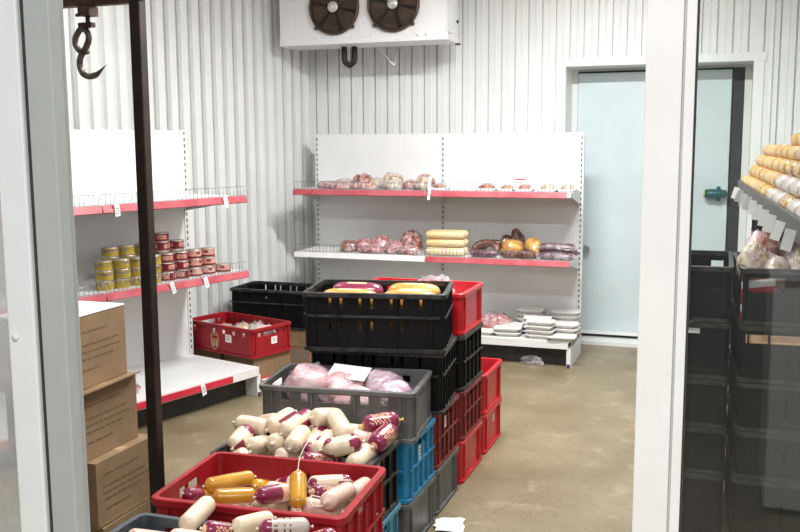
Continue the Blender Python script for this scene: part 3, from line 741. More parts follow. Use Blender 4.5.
t = thing('paper_scrap', 'crumpled white paper scrap on the concrete beside the crate row', 'paper', (-1.09,3.78,0), R(15))
mb = MB(); rg = random.Random(5); n = 5
vs = [((i/n-.5)*.13+rg.uniform(-.008,.008),(j/n-.5)*.15+rg.uniform(-.008,.008),.002+rg.uniform(0,.012)) for i in range(n+1) for j in range(n+1)]
mb.add(vs,[(i*(n+1)+j,(i+1)*(n+1)+j,(i+1)*(n+1)+j+1,i*(n+1)+j+1) for i in range(n) for j in range(n)],'paper'); o = mb.build('paper', t); md = o.modifiers.new('s','SOLIDIFY'); md.thickness=.001

# ------------------------------------------------------------------ sausage chubs in the crates
CH = {}
def chub_mesh(kind, L, r):
    key = (kind, round(L,2), r)
    if key in CH: return CH[key]
    prof = [(-L/2-.004,.004),(-L/2,.010)]; n = 18; cap = r*.75
    for i in range(5):
        a = (i+1)/5*PI/2; prof.append((-L/2+cap*(1-math.cos(a)), max(.011, r*math.sin(a)**.8)))
    for i in range(1, n): prof.append((-L/2+cap+(L-2*cap)*i/n, r*(1+.025*math.sin(PI*i/n))))
    prof += [(-t_, q) for t_, q in prof[:7]][::-1]
    SEG = 28
    base = {'cream':'cream','pinkcream':'pinkcream','stripe':'cream','stripe2':'cream','cap':'cream','capstring':'cream','end':'cream','tie':'cream','burg':'burg','dots':'cream','gold':'gold','goldburg':'gold','burgtan':'burg','goldup':'gold','pinkburg':'pinkcream','label':'burg'}[kind]
    N = len(prof)-1
    def f(i, k):
        t_ = i/N; a = k/SEG
        if kind in ('stripe','stripe2'):
            w_ = .07 if kind == 'stripe' else .13
            if .2 < t_ < .85 and ((a*3) % 1) < w_*3*.9: return 'burg'
            if kind == 'stripe2' and t_ > .55 and (a*3) % 1 < .6: return 'burg'
        if kind in ('cap','capstring'):
            if t_ > .60 and (a*3 % 1) < (.9 if t_ > .7 else .5): return 'burg'
            if t_ < .22 and (.1 < a < .34 or .55 < a < .75): return 'burg'
        if kind == 'dots' and (.2 < t_ < .45) and ((a*4) % 1) < .45: return 'burg'
        if kind == 'tie' and a > .55 and t_ < .6: return 'burg'
        if kind == 'burg':
            if .22 < t_ < .72 and (a*3 % 1) < .62 and ((i*7+k*5) % 11) < 5: return 'tanprint'
            if t_ > .93 or t_ < .06: return 'tanprint'
        if kind == 'goldburg' and t_ < .5: return 'burg'
        if kind == 'burgtan' and t_ > .62: return 'tanprint'
        if kind == 'pinkburg' and .35 < t_ < .8 and (a*2 % 1) < .6: return 'burg'
        if kind == 'label' and .24 < t_ < .93:
            if .27 < t_ < .9 and (a*3 % 1) > .12:
                if i in (9,10,14,17) and (k % 3) != 0 and .2 < (a*3 % 1) < .8: return 'maroon'
            return 'whiteskin'
        return base
    mb = MB(); mb.lathe(prof, f, SEG, 'X')
    CH[key] = mb.mesh('casing'); return CH[key]
TIE = {}
def tie_mesh(mname):
    if mname not in TIE:
        mb = MB(); mb.lathe([(0,.004),(.004,.005),(.008,.003),(.012,.0055),(.018,.009),(.019,.004)], mname, 8, 'X'); TIE[mname] = mb.mesh('end_tie')
    return TIE[mname]
def put_chubs(lst, group, tag_food='sausage'):
    objs = {}
    for lab, kind, c_, d_, L, r in lst:
        d_ = Vector(d_).normalized()
        o = link('sausage_chub', chub_mesh(kind, L, r)); tag(o, lab, tag_food, group)
        q = d_.to_track_quat('X','Z')
        spin = (hash(kind)*0 + len(lab)*.61) % 6.28
        o.rotation_mode = 'QUATERNION'; o.rotation_quaternion = q @ Euler((spin,0,0)).to_quaternion(); o.location = (c_[0], c_[1], c_[2]-(.010 if c_[1] < 2.05 else 0))
        mm = 'yellowclip' if kind == 'tie' or (kind == 'burg' and 'corner' in lab) else 'clip'
        e1 = link('end_tie', tie_mesh(mm), o); e1.location = (L/2+.001,0,0); e1.scale = (r/.045,)*3
        e2 = link('end_tie', tie_mesh(mm), o); e2.location = (-L/2-.001,0,0); e2.scale = (r/.045,)*3; e2.rotation_euler = (0,0,PI)
        objs[lab] = (o, Vector(c_), d_, L)
    return objs
def string(parent, pts, name='string'):
    mi = parent.matrix_basis.inverted() if False else None
    mb = MB(); q = parent.rotation_quaternion.to_matrix().to_4x4(); Tm = (Matrix.Translation(parent.location) @ q).inverted()
    mb.tube(smooth(pts, 4), .0016, 'string', 5, T=Tm); return mb.build(name, parent)
S2_CHUBS = [
 ('cream sausage chub lying lengthwise at the back left of the heap in the black crate', 'cream', (-1.735,3.176,0.582), (0.997,-0.073,-0.019), 0.149, 0.036),
 ('pinkish sausage chub behind the leftmost long one in the black crate', 'pinkcream', (-1.708,3.269,0.571), (0.779,-0.548,0.304), 0.145, 0.034),
 ('cream chub with thin burgundy stripe sloping up right in the back row', 'stripe', (-1.623,3.212,0.601), (0.292,0.936,0.198), 0.147, 0.036),
 ('cream chub with burgundy end standing aslant at the left of the black crate', 'cap', (-1.719,3.053,0.568), (-0.098,0.981,0.167), 0.145, 0.036),
 ('short cream chub wedged beside the round-ended one at the left of the black crate', 'cream', (-1.660,3.094,0.538), (0.045,0.976,-0.213), 0.145, 0.033),
 ('cream chub seen end-on with its round pleated end facing us in the black crate', 'end', (-1.598,3.134,0.543), (-0.138,0.968,-0.211), 0.145, 0.036),
 ('small cream chub lying lowest in the left front corner of the black crate', 'cream', (-1.717,2.984,0.503), (0.877,0.048,0.479), 0.145, 0.032),
 ('cream chub with wide burgundy stripes sloping up right in the middle of the black crate', 'stripe2', (-1.546,3.191,0.603), (0.285,0.939,0.192), 0.173, 0.036),
 ('large cream chub with burgundy cap and hanging string, topping the black crate', 'capstring', (-1.453,3.158,0.547), (-0.121,0.975,0.189), 0.200, 0.038),
 ('cream chub lying beneath the large burgundy-capped one in the black crate', 'cream', (-1.487,3.075,0.583), (-0.053,0.985,0.164), 0.145, 0.035),
 ('pinkish chub low at the front middle of the black crate', 'pinkcream', (-1.512,3.057,0.521), (0.213,0.950,-0.229), 0.145, 0.033),
 ('pale cream chub with rounded top at the back of the black crate heap', 'cream', (-1.453,3.266,0.616), (0.398,0.895,-0.202), 0.145, 0.038),
 ('long plain cream chub pointing towards us at the centre right of the black crate', 'cream', (-1.359,3.182,0.619), (0.607,-0.779,-0.156), 0.200, 0.036),
 ('cream chub with burgundy underside and yellow tie at the back of the black crate', 'tie', (-1.380,3.276,0.556), (0.732,0.615,-0.292), 0.145, 0.036),
 ('plain cream chub below the yellow-tied one at the back right of the black crate', 'cream', (-1.308,3.262,0.566), (0.650,0.710,-0.270), 0.145, 0.034),
 ('burgundy printed chub lying at the back right corner of the black crate', 'burg', (-1.225,3.280,0.612), (0.867,0.488,0.098), 0.145, 0.038),
 ('burgundy printed chub leaning on the right rim of the black crate', 'burg', (-1.183,3.189,0.585), (0.153,0.972,0.177), 0.145, 0.038),
 ('pinkish cream chub beside the burgundy one leaning on the right rim', 'pinkcream', (-1.266,3.214,0.558), (0.643,0.715,-0.274), 0.145, 0.033),
 ('cream chub with burgundy right end lying at the front of the black crate', 'cap', (-1.293,3.049,0.586), (0.790,0.606,0.093), 0.145, 0.036),
 ('round-ended cream chub at the front right of the black crate, beside the string', 'cream', (-1.232,3.079,0.535), (0.129,0.980,0.150), 0.145, 0.037),
 ('cream chub with burgundy dots half buried at the front of the black crate', 'dots', (-1.389,3.099,0.569), (-0.007,0.987,0.163), 0.145, 0.034),
 ('purple-pink chub low at the front of the black crate next to the dotted one', 'burg', (-1.372,3.022,0.523), (0.691,0.658,-0.301), 0.145, 0.032),
 ('small cream chub showing only its top in the back row of the black crate', 'cream', (-1.543,3.274,0.555), (0.669,0.693,-0.267), 0.145, 0.032),
]
S1_CHUBS = [
 ('long golden sausage lying at the back left of the red crate', 'gold', (-1.371,2.362,0.686), (0.457,0.884,-0.096), 0.167, 0.0228),
 ('golden sausage lying in front of the longer golden one in the red crate', 'gold', (-1.282,2.232,0.700), (0.827,0.559,-0.058), 0.121, 0.0228),
 ('golden and burgundy chub end-on in the left corner of the red crate', 'goldburg', (-1.421,2.270,0.668), (0.299,0.863,-0.407), 0.115, 0.0228),
 ('golden brown sausage end showing right of the two long golden ones', 'gold', (-1.286,2.415,0.659), (-0.055,0.914,-0.403), 0.115, 0.0228),
 ('burgundy chub with tan end lying in the middle of the red crate', 'burgtan', (-1.190,2.295,0.694), (0.477,0.872,-0.109), 0.115, 0.0258),
 ('bright golden sausage propped upright on its string in the red crate', 'goldup', (-1.088,2.245,0.738), (-0.356,0.774,0.523), 0.116, 0.0236),
 ('pink and burgundy chub at the back middle of the red crate', 'pinkburg', (-1.238,2.480,0.649), (0.796,-0.446,0.410), 0.115, 0.0258),
 ('small cream chub behind the burgundy and tan one in the red crate', 'pinkcream', (-1.230,2.397,0.663), (0.004,0.914,-0.405), 0.115, 0.0243),
 ('long pink and cream chub at the back right of the red crate', 'cap', (-1.090,2.473,0.673), (0.859,0.511,-0.034), 0.135, 0.0258),
 ('burgundy chub in front of the long pink one in the red crate', 'burg', (-1.073,2.405,0.665), (0.432,0.811,-0.394), 0.115, 0.0251),
 ('pinkish chub sloping up right at the right front of the red crate', 'pinkcream', (-0.994,2.312,0.707), (0.019,0.990,-0.143), 0.168, 0.0266),
 ('pinkish chub with loose strings at the front of the red crate', 'pinkcream', (-1.030,2.268,0.678), (0.652,0.649,-0.393), 0.115, 0.0266),
 ('pale pink chub in the right back corner of the red crate', 'pinkcream', (-0.987,2.452,0.675), (-0.017,0.993,-0.114), 0.137, 0.0258),
]
S0_CHUBS = [
 ('cream chub propped up slanting against the red crate from the front grey crate', 'cream', (-1.257,1.995,0.753), (-0.010,0.989,0.148), 0.131, 0.0252),
 ('burgundy chub lying right of the propped cream one in the front crate', 'burg', (-1.146,1.936,0.745), (0.492,0.777,-0.392), 0.115, 0.0229),
 ('cream chub with upright tie between the burgundy and the white-labelled one', 'cream', (-1.085,1.979,0.758), (0.458,0.885,-0.089), 0.115, 0.0244),
 ('chub with burgundy ends and a white text label in the front crate', 'label', (-0.997,1.978,0.759), (0.858,0.511,-0.048), 0.121, 0.0237),
 ('dark burgundy chub at the right end of the front crate', 'burg', (-0.909,1.973,0.737), (0.915,-0.023,0.403), 0.115, 0.0244),
 ('tan chub in the left corner of the front grey crate', 'pinkcream', (-1.275,1.802,0.761), (0.368,0.834,-0.412), 0.115, 0.0244),
 ("cream chub lying low in front of the propped one at the photo's lower edge", 'cream', (-1.187,1.844,0.756), (0.359,0.841,-0.406), 0.115, 0.0244),
]

o2 = put_chubs(S2_CHUBS, 'sausage chubs heaped in the black crate')
o1 = put_chubs(S1_CHUBS, 'sausages in the open red crate')
o0 = put_chubs(S0_CHUBS, 'sausages in the nearest crate')
# layer hidden under each heap, which carries what shows on top
def under(x0,x1,y0,y1,z,n,m_,group,where,r=.033,L=.17):
    for i in range(n):
        for j in range(m_):
            o = link('sausage_chub', chub_mesh('cream' if (i+j)%3 else 'pinkcream', L, r)); tag(o, 'sausage chub in the layer buried under the heap in '+where, 'sausage', group)
            o.location = (x0+(x1-x0)*(i+.5)/n, y0+(y1-y0)*(j+.5)/m_, z)
under(-1.77,-1.19,2.97,3.33,.445,3,5,'buried chubs in the black crate','the black crate')
under(-1.48,-.94,2.17,2.52,.585,4,6,'buried chubs in the red crate','the red crate',.026,.12)
under(-1.44,-.92,1.70,2.03,.65,4,5,'buried chubs in the nearest crate','the nearest crate',.026,.12)

# ------------------------------------------------------------------ loaves, packs and bags in the other crates
def loaf(label, x, y, z, L, r, rz, mname='loaf', group=None, name='sausage_loaf', flat=.8, bands=True):
    mb = MB(); prof = []; ex = 14 if name == 'sausage_log' else 5
    for i in range(25):
        a = math.sin(PI/2*(-1+2*i/24)); prof.append((a*L/2, r*max(.0,(1-abs(a)**ex))**.5))
    mb.lathe(prof, (lambda i,k: 'tanprint' if bands and 9 <= i <= 14 and k in (4,5,6) else mname), 22, 'X')
    o = mb.build(name); o.scale = (1,1,flat); o.location = (x,y,z); o.rotation_euler = (0,0,R(rz)); tag(o, label, 'sausage', group)
    return o
GL = 'orange loaves in the top black crate'
loaf('orange wrapped sausage loaf at the left front of the topmost black crate', -1.60, 3.885, .985, .27, .060, 8, 'loaf', GL)
loaf('orange wrapped sausage loaf at the right front of the topmost black crate', -1.325, 3.935, .985, .26, .060, 4, 'loaf', GL)
loaf('maroon-topped sausage loaf behind the left orange one in the topmost black crate', -1.61, 4.01, 1.0, .25, .055, 6, 'burg', GL)
loaf('orange wrapped sausage loaf at the back right of the topmost black crate', -1.345, 4.06, 1.0, .25, .055, 6, 'loaf', GL)
for (x,y) in ((-1.6,3.96),(-1.33,4.01)):
    loaf('orange loaf buried in the lower layer of the topmost black crate', x, y, .865, .25, .075, 4, 'loaf', 'buried orange loaves', flat=.9)
def pack(label, mname, loc, sx, sy, sz, seed, rz=0., film=True, group=None, name='meat_pack', cat='meat', amp=.25):
    t = thing(name, label, cat, loc, R(rz), group)
    link('meat', blob_mesh('meat', sx, sy, sz, mname, seed, amp), t)
    if film: link('film', crumple_mesh('film', sx*1.02, sy*1.02, sz*.70, 'film', seed+9, 4, .26), t)
    return t
GP = 'pink packed meat in the grey crate'
pack('pale pink packed meat in clear film at the left of the grey crate', 'pinkpack', (-1.655,3.55,.60), .10, .12, .145, 1, 10, True, GP)
pack('pale pink meat pack at the centre of the grey crate, beneath the white sheet', 'pinkpack', (-1.515,3.58,.60), .10, .12, .115, 2, 0, True, GP)
pack('lilac-pink packed meat right of the white sheet in the grey crate', 'lilacpack', (-1.355,3.64,.60), .10, .09, .120, 3, 0, True, GP)
pack('lilac-pink packed meat at the right front of the grey crate, in crumpled film', 'lilacpack', (-1.265,3.56,.60), .075, .085, .105, 4, 20, True, GP)
pack('pink meat pack low at the front of the grey crate, below the white sheet', 'pinkpack', (-1.445,3.50,.59), .11, .06, .095, 5, 0, True, GP)
for i, x in enumerate((-1.65,-1.47,-1.29)):
    pack('pale pink packed meat filling the lower part of the grey crate', 'pinkpack', (x,3.64,.497), .10, .165, .115, 20+i, 0, False, 'lower pink packs in the grey crate')
t = thing('paper_sheet', 'blank white sheet lying on the pink meat packs in the grey crate', 'paper', (-1.49,3.60,.716), R(4))
mb = MB(); T = Matrix.Rotation(R(14),4,'X') @ Matrix.Rotation(R(4),4,'Y'); mb.box(-.085,.085,-.06,.06,-.001,.001,'paper',T); mb.build('paper', t)
t = thing('plastic_bag', 'crumpled white plastic bag in the topmost bright red crate', 'bag', (-1.38,4.47,.83), 0); link('bag', crumple_mesh('bag', .13, .12, .13, 'film', 31), t); link('contents', blob_mesh('contents', .13, .11, .10, 'pinkpack', 32), t)
t = thing('plastic_bag', 'clear plastic bag of pale meat in the low red crate at the far end', 'bag', (-1.41,4.92,.31), 0); link('bag', crumple_mesh('bag', .15, .12, .13, 'film', 33), t); link('contents', blob_mesh('contents', .14, .11, .11, 'pinkpack', 34), t)
for (x,y,z,h_) in ((-1.42,4.49,.77,.075),(-1.42,4.95,.237,.075)):
    t = thing('meat_pack', 'pale packed meat lying under the bag in the %s red crate' % ('topmost' if z > .5 else 'low far'), 'meat', (x,y,z)); link('meat', blob_mesh('meat', .17, .12, h_+.015, 'pinkpack', int(z*100)), t)
# goods in the crested red crate
GR = 'packs in the crested red crate'
cx_, cy_ = -3.2475, 5.781
def cp_(a, b): return (cx_ + a*math.cos(R(-18)) - b*math.sin(R(-18)), cy_ + a*math.sin(R(-18)) + b*math.cos(R(-18)))
for lab, mname, a, b, sx, sy, sz, sd in (
    ('tan packed meat at the left of the crested red crate','meat_tan',-.20,.02,.11,.11,.13,41),
    ('pale tan meat pack in the middle of the crested red crate','meat_tan',-.02,.05,.10,.11,.15,42),
    ('dark-patched meat pack at the back right of the crested red crate','meat_green',.12,.07,.09,.08,.17,43),
    ('white wrapped pack at the right end of the crested red crate','pinkpack',.24,.02,.08,.11,.17,44)):
    x, y = cp_(a, b); pack(lab, mname, (x,y,.247), sx, sy, sz, sd, -18, True, GR)

# ------------------------------------------------------------------ goods on the back shelves
ZT, ZM, ZB = 1.3225, .8125, .2055
GT = 'meat packs on the top back shelf'
for lab, mname, x, y, sx, sy, sz, sd in (
    ('flat pinkish meat pack at the far left of the top back shelf','meat_rose',-3.09,7.08,.10,.09,.060,51),
    ('pale meat pack second from the left on the top back shelf','meat_green',-2.955,7.12,.09,.10,.075,52),
    ('low pink meat pack in front of the left heap on the top back shelf','meat_pink',-2.93,6.96,.11,.06,.055,53),
    ('orange-tan meat pack standing tallest in the left heap of the top back shelf','meat_brown',-2.80,7.13,.085,.09,.115,54),
    ('greenish labelled meat pack in the left heap of the top back shelf','meat_green',-2.655,7.10,.085,.10,.085,55),
    ('low rosy meat pack at the front of the left heap on the top back shelf','meat_pink',-2.73,6.95,.11,.06,.055,56),
    ('tall tan meat pack at the right of the left heap on the top back shelf','meat_tan',-2.545,7.13,.09,.09,.12,57),
    ('green-white wrapped pack ending the left heap on the top back shelf','meat_green',-2.49,6.96,.085,.065,.075,58),
    ('reddish meat pack starting the second heap on the top back shelf','meat_brown',-2.365,7.07,.075,.09,.07,59),
    ('tall red-brown meat pack in the second heap on the top back shelf','meat_brown',-2.265,7.13,.075,.09,.115,60),
    ('tan meat pack behind the white paper strap on the top back shelf','meat_tan',-2.235,6.97,.06,.065,.105,61)):
    pack(lab, mname, (x,y,ZT), sx, sy, sz, sd, sd*7 % 40-20, True, GT)
t = thing('paper_strap', 'white paper strap draped over the price rail at the middle of the top back shelf', 'strap', (-2.125,6.80,ZT), 0)
mb = MB(); mb.tube([(0,.02,.11),(0,-.003,.075),(0,-.004,.0),(.004,-.012,-.08)], .003, 'paper', 4)
mb.add([(-.014,.03,.115),(.010,.03,.115),(.012,-.002,.075),(-.012,-.002,.075),(.010,-.003,0.004),(-.012,-.003,.004),(.004,-.0165,-.065),(-.016,-.0165,-.065)],[(0,1,2,3),(3,2,4,5),(5,4,6,7)],'paper'); mb.build('strap', t)
def tray_pack(label, x, y, z, w_, d_, mname, seed, group, h_=.045, rz=0):
    t = thing('tray_pack', label, 'meat', (x,y,z), R(rz), group)
    mb = MB(); loft(mb, [rr(w_/2-.012,d_/2-.012,.02,0),rr(w_/2,d_/2,.022,.018),rr(w_/2-.004,d_/2-.004,.02,.020),rr(w_/2-.016,d_/2-.016,.016,.006)], 'tray', True, True, True); mb.build('tray', t)
    m_ = link('meat', blob_mesh('meat', w_/2-.016, d_/2-.016, h_, mname, seed, .12), t); m_.location = (0,0,.006)
    return t
GTT = 'tray packs at the right of the top back shelf'
tray_pack('flat red-brown tray pack just right of the paper strap on the top back shelf', -2.10, 7.0, ZT, .13, .17, 'meat_brown', 70, GTT, .04)
tray_pack('reddish tray pack first in the right bay of the top back shelf', -1.725, 7.0, ZT, .17, .2, 'meat_brown', 71, GTT)
tray_pack('reddish tray pack second in the top right bay, beneath the white card', -1.565, 7.0, ZT, .13, .2, 'meat_brown', 72, GTT, .04)
tray_pack('reddish tray pack third in the right bay of the top back shelf', -1.425, 7.0, ZT, .14, .2, 'meat_brown', 73, GTT, .045)
tray_pack('reddish tray pack fourth in the right bay, before the last one', -1.245, 7.0, ZT, .15, .2, 'meat_tan', 74, GTT, .05)
tray_pack('reddish tray pack at the far right end of the top back shelf', -1.10, 7.0, ZT, .14, .2, 'meat_tan', 75, GTT, .05)
t = thing('card', 'white price card standing behind the tray packs on the top back shelf', 'card', (-1.49,7.13,ZT), R(-5))
mb = MB(); mb.box(-.06,.06,-.002,.002,.0,.115,'paper'); mb.box(-.045,.045,-.0028,-.002,.078,.088,'stripred'); mb.box(-.045,.03,-.0028,-.002,.055,.06,'ink'); mb.build('card_face', t)
GM = 'meat packs on the middle back shelf'
for lab, mname, x, y, sx, sy, sz, sd in (
    ('tan meat pack at the left end of the row on the middle back shelf','meat_brown',-2.88,7.0,.075,.10,.085,81),
    ('pinkish brown meat pack second in the row on the middle back shelf','meat_rose',-2.755,7.03,.085,.10,.10,82),
    ('rosy meat pack at the middle of the left bay on the middle back shelf','meat_rose',-2.61,7.06,.085,.11,.125,83),
    ('pale rosy pack in front of the row on the middle back shelf','meat_rose',-2.64,6.92,.10,.05,.06,84),
    ('pink wrapped pack with crinkled film on the middle back shelf','meat_rose',-2.475,7.0,.08,.11,.095,85),
    ('reddish pack topped by a dark knob beside the beige logs','meat_brown',-2.375,7.10,.085,.11,.165,86),
    ('low rosy pack in front of the beige logs\' left end','meat_rose',-2.335,6.92,.09,.055,.07,87)):
    pack(lab, mname, (x,y,ZM), sx, sy, sz, sd, sd*11 % 30-15, True, GM)
GG = 'beige logs on the middle back shelf'
for lab, y, z, mm in (('beige log with yellow label at the front bottom of the stack','f',.034,'cheesewhite'),('beige sausage log in the middle layer of the stack','f',.098,'cheese'),('beige sausage log topmost in the stack','f',.162,'cheese'),
                      ('beige sausage log behind the bottom one of the stack','b',.034,'cheesewhite'),('beige sausage log behind the middle one of the stack','b',.098,'cheese'),('beige sausage log behind the topmost one of the stack','b',.162,'cheese')):
    o = loaf(lab+' on the back shelf', -2.035, 6.93 if y == 'f' else 7.02, ZM+z, .32, .041, 2 if z > .1 else 0, mm, GG, 'sausage_log', .80, False)
    if z < .05 and y == 'f':
        mb = MB()
        for k in range(9): mb.lathe([(-.125+k*.028,.0422),(-.121+k*.028,.0423)], 'yellowclip' if k not in (4,5) else 'stripred', 20, 'X')
        mb.build('label_bands', o)
GS = 'smoked meat on the middle back shelf'
def ring(label, x, y, z, rad, r, a0, a1, mname, tilt=0, rz=0):
    mb = MB(); n = 18
    pts = [(rad*math.cos(R(a0+(a1-a0)*k/n)), rad*.75*math.sin(R(a0+(a1-a0)*k/n)), 0) for k in range(n+1)]
    rad_ = [r*max(.25, math.sin(PI*min(max((k+.6)/(n+1.2),.0),1))**.25) for k in range(n+1)]
    mb.tube(pts, rad_, mname, 10, T=Matrix.Rotation(R(tilt),4,'X')); o = mb.build('smoked_sausage'); o.location = (x,y,z); o.rotation_euler = (0,0,R(rz)); tag(o, label, 'sausage', GS); return o
ring('dark smoked ring sausage leaning at the left of the smoked meats', -1.74, 7.03, ZM+.040, .095, .030, -5, 185, 'smoked', 48)
ring('dark smoked ring sausage lying behind the leaning one', -1.69, 7.10, ZM+.035, .085, .028, -5, 185, 'smoked', 58, 8)
for lab, mm, x, y, z, L, r, rz in (('tan-brown smoked sausage lying at the front left of the smoked meats','darkplum',-1.72,6.90,.03,.22,.028,3),('brown smoked sausage lying in front of the golden smoked meat','smoked',-1.50,6.90,.03,.18,.028,-6),('dark smoked sausage lying across the left end of the smoked meats','smoked',-1.815,7.06,.028,.15,.026,60)):
    loaf(lab, x, y, ZM+z, L, r, rz, mm, GS, 'smoked_sausage', 1, False)
for lab, mname, x, y, sx, sy, sz, sd, dz in (
    ('golden smoked meat at the centre of the smoked meats','smokedgold',-1.52,7.03,.095,.09,.125,91,0),
    ('dark smoked leg standing tallest behind the golden meat','smoked',-1.52,7.17,.065,.06,.185,92,0),
    ('dark smoked piece beside the golden meat','smoked',-1.60,7.14,.06,.07,.15,93,0),
    ('round dark smoked ham with golden patch right of the golden meat','smokedgold',-1.36,7.03,.065,.09,.15,94,0),
    ('brown smoked meat low in front of the round ham','smoked',-1.39,6.90,.08,.05,.07,95,0)):
    pack(lab, mname, (x,y,ZM+dz), sx, sy, sz, sd, sd*13 % 50, False, GS, 'smoked_meat')
GD = 'dark sausage packs on the middle back shelf'
for lab, z, y in (('lower dark plum sausage pack at the right end of the middle back shelf',0,6.93),('upper dark plum sausage pack at the right end of the middle back shelf',.062,6.99)):
    t = thing('sausage_pack', lab, 'sausage', (-1.165,y,ZM+z+.001), R(-2), GD)
    for q in range(2):
        mb = MB(); prof = [(a*.14, .026*max(0,(1-abs(a)**6))**.5) for a in [-1+2*i/12 for i in range(13)]]
        mb.lathe(prof, 'darkplum', 14, 'X', Matrix.Translation((0,-.03+q*.055,.027))); mb.build('sausage', t)
    link('film', crumple_mesh('film', .165, .085, .038, 'film', 97+int(z*100), 3, .15), t)
t = thing('sausage_pack', 'wide dark sausage pack at the back under the upper plum pack', 'sausage', (-1.165,7.1,ZM+.001), R(0), GD)
mb = MB(); mb.lathe([(a*.15, .030*max(0,(1-abs(a)**6))**.5) for a in [-1+2*i/12 for i in range(13)]], 'darkplum', 14, 'X', Matrix.Translation((0,0,.031))); mb.build('sausage', t)
pack('pale pink meat in film on the bottom back shelf, left of the trays', 'meat_rose', (-1.68,7.13,ZB), .15, .11, .13, 98, 0, True, None)
# white foam trays
mb = MB(); w_, d_ = .215, .15
loft(mb, [rr(w_/2-.030,d_/2-.030,.02,0),rr(w_/2-.012,d_/2-.012,.024,.024),rr(w_/2,d_/2,.026,.026),rr(w_/2,d_/2,.026,.031),rr(w_/2-.008,d_/2-.008,.022,.032)], 'tray', False, True, True)
TRAY = mb.mesh('foam_tray')
ORD = ['bottom','second','third','fourth','fifth','sixth']
for where, x, y, n, rz in (('tall stack at the back left of the bottom shelf',-1.405,7.20,5,-3),('stack behind the front middle one',-1.325,7.05,4,4),('stack at the front middle',-1.275,6.915,4,-4),('stack at the back right',-1.125,7.20,5,2),('low stack before the back right one',-1.11,7.04,3,-3),('the front right corner of the bottom shelf',-1.105,6.88,1,3),('low stack at the front left',-1.535,6.93,2,6),('the far left of the bottom back shelf',-1.735,6.93,1,0),('low pair behind the front left stack',-1.53,7.10,2,-4)):
    for k in range(n):
        o = link('foam_tray', TRAY); o.location = (x+math.sin(k*2.3)*.004, y+math.cos(k*1.7)*.004, ZB+.0345*k); o.rotation_euler = (0,0,R(rz+math.sin(k*3.1)*2))
        pos = 'only' if n == 1 else ('topmost' if k == n-1 else ORD[k])
        tag(o, ('white foam tray lying singly at %s' % where) if n == 1 else ('white foam tray, %s of the %s' % (pos, where)), 'tray', 'white foam trays on the bottom back shelf')
t = thing('plastic_scrap', 'crumpled clear plastic lying under the bottom back shelf', 'plastic', (-1.33,6.885,0), 0); link('plastic', crumple_mesh('plastic', .09, .04, .05, 'film', 99, 3), t)
pack('pale pink meat pack on the bottom left shelf just beside the cardboard boxes', 'meat_rose', lp(-.98,.13,.2075), .10, .09, .07, 101, 0, True, None)

# ------------------------------------------------------------------ tins on the left unit
TIN = {}
def tin_mesh(kind, r=.052, h=.056):
    if kind in TIN: return TIN[kind]
    body, pic = {'y':('tin_y','tin_yd'),'r':('tin_r','tin_rp'),'p':('tin_p','tin_r')}[kind]
    mb = MB()
    def f(i, k):
        if i in (0,1,6,7): return 'tinmetal'
        if kind == 'y': return pic if (i == 4 and (k % 12) < 9) else body
        if kind == 'r': return pic if (i in (3,4) and (k % 8) < 5) else body
        return pic if (i == 2 or (i == 4 and (k % 6) < 2)) else body
    mb.lathe([(0,r*.93),(.002,r),(.005,r*.985),(.016,r*.985),(h*.5,r*.985),(h-.012,r*.985),(h-.005,r*.985),(h-.001,r),(h,r*.94)], f, 24, 'Z')
    TIN[kind] = mb.mesh('tin'); return TIN[kind]
LIDM = MB(); LIDM.lathe([(.0,.047),(.0012,.046),(.0012,.0)], 'tinmetal', 24, 'Z'); LIDM = LIDM.mesh('lid')
def tins(kind, u_, off, n, where):
    cl = {'y':'yellow','r':'maroon','p':'pale pink'}[kind]
    for k in range(n):
        o = link('food_tin', tin_mesh(kind)); o.location = lp(u_+math.sin(k*4.1+u_*9)*.003, off, .8525+.0575*k); o.rotation_euler = (0,0,k*1.3+u_*20)
        pos = 'single' if n == 1 else ('topmost' if k == n-1 else ORD[k])
        tag(o, '%s food tin, %s in the %s' % (cl, pos, where), 'tin', 'food tins on the left middle shelf')
        l_ = link('lid', LIDM, o); l_.location = (0,0,.056)
tins('y',-1.08,.12,3,'front stack at the far left'); tins('y',-.925,.26,4,'back stack at the left')
tins('y',-.965,.11,3,'front stack second from the left'); tins('y',-.815,.25,4,'back stack just left of the black pole')
tins('y',-.85,.11,3,'front stack left of the black pole'); tins('y',-.69,.25,4,'back stack behind the black pole')
tins('y',-.735,.11,3,'front stack just right of the black pole')
tins('r',-.545,.25,5,'tallest stack right of the black pole'); tins('r',-.625,.11,3,'front stack before the tallest one')
tins('r',-.435,.24,4,'back stack second from the tallest'); tins('r',-.515,.11,3,'front stack left of the pale pink ones')
tins('p',-.395,.12,3,'first pale pink stack'); tins('p',-.28,.12,3,'second pale pink stack'); tins('p',-.15,.11,1,'place at the right end')

# ------------------------------------------------------------------ right rack with the pile of sausage rolls
RX, RY = .225, 2.95
rk = thing('sausage_rack', 'shelf rack along the right wall with a dark edge and hanging white price tags', 'shelves', (RX,RY,0), R(92.67))
RL = 3.0; SZ = 1.448
mb = MB(); mb.box(0,RL,-.5,-.004,SZ-.045,SZ-.022,'shelf'); mb.box(0,RL,-.012,.0,SZ-.062,SZ+.012,'rackdark'); sh = bevel(mb.build('shelf', rk), .002)
for k in range(10):
    x = .08+k*.29; T = Matrix.Translation((x,.004,SZ-.022)) @ Matrix.Rotation(R(rng.uniform(8,22)),4,'X') @ Matrix.Rotation(R(rng.uniform(-12,12)),4,'Z')
    mb = MB(); mb.box(-.0008,.0008,.0,.032,-.066,.0,'paper',T)
    mb.build('price_tag', sh)
mb = MB(); mb.box(0,RL,-.515,-.502,.0,1.95,'shelf'); mb.build('back_panel', rk)
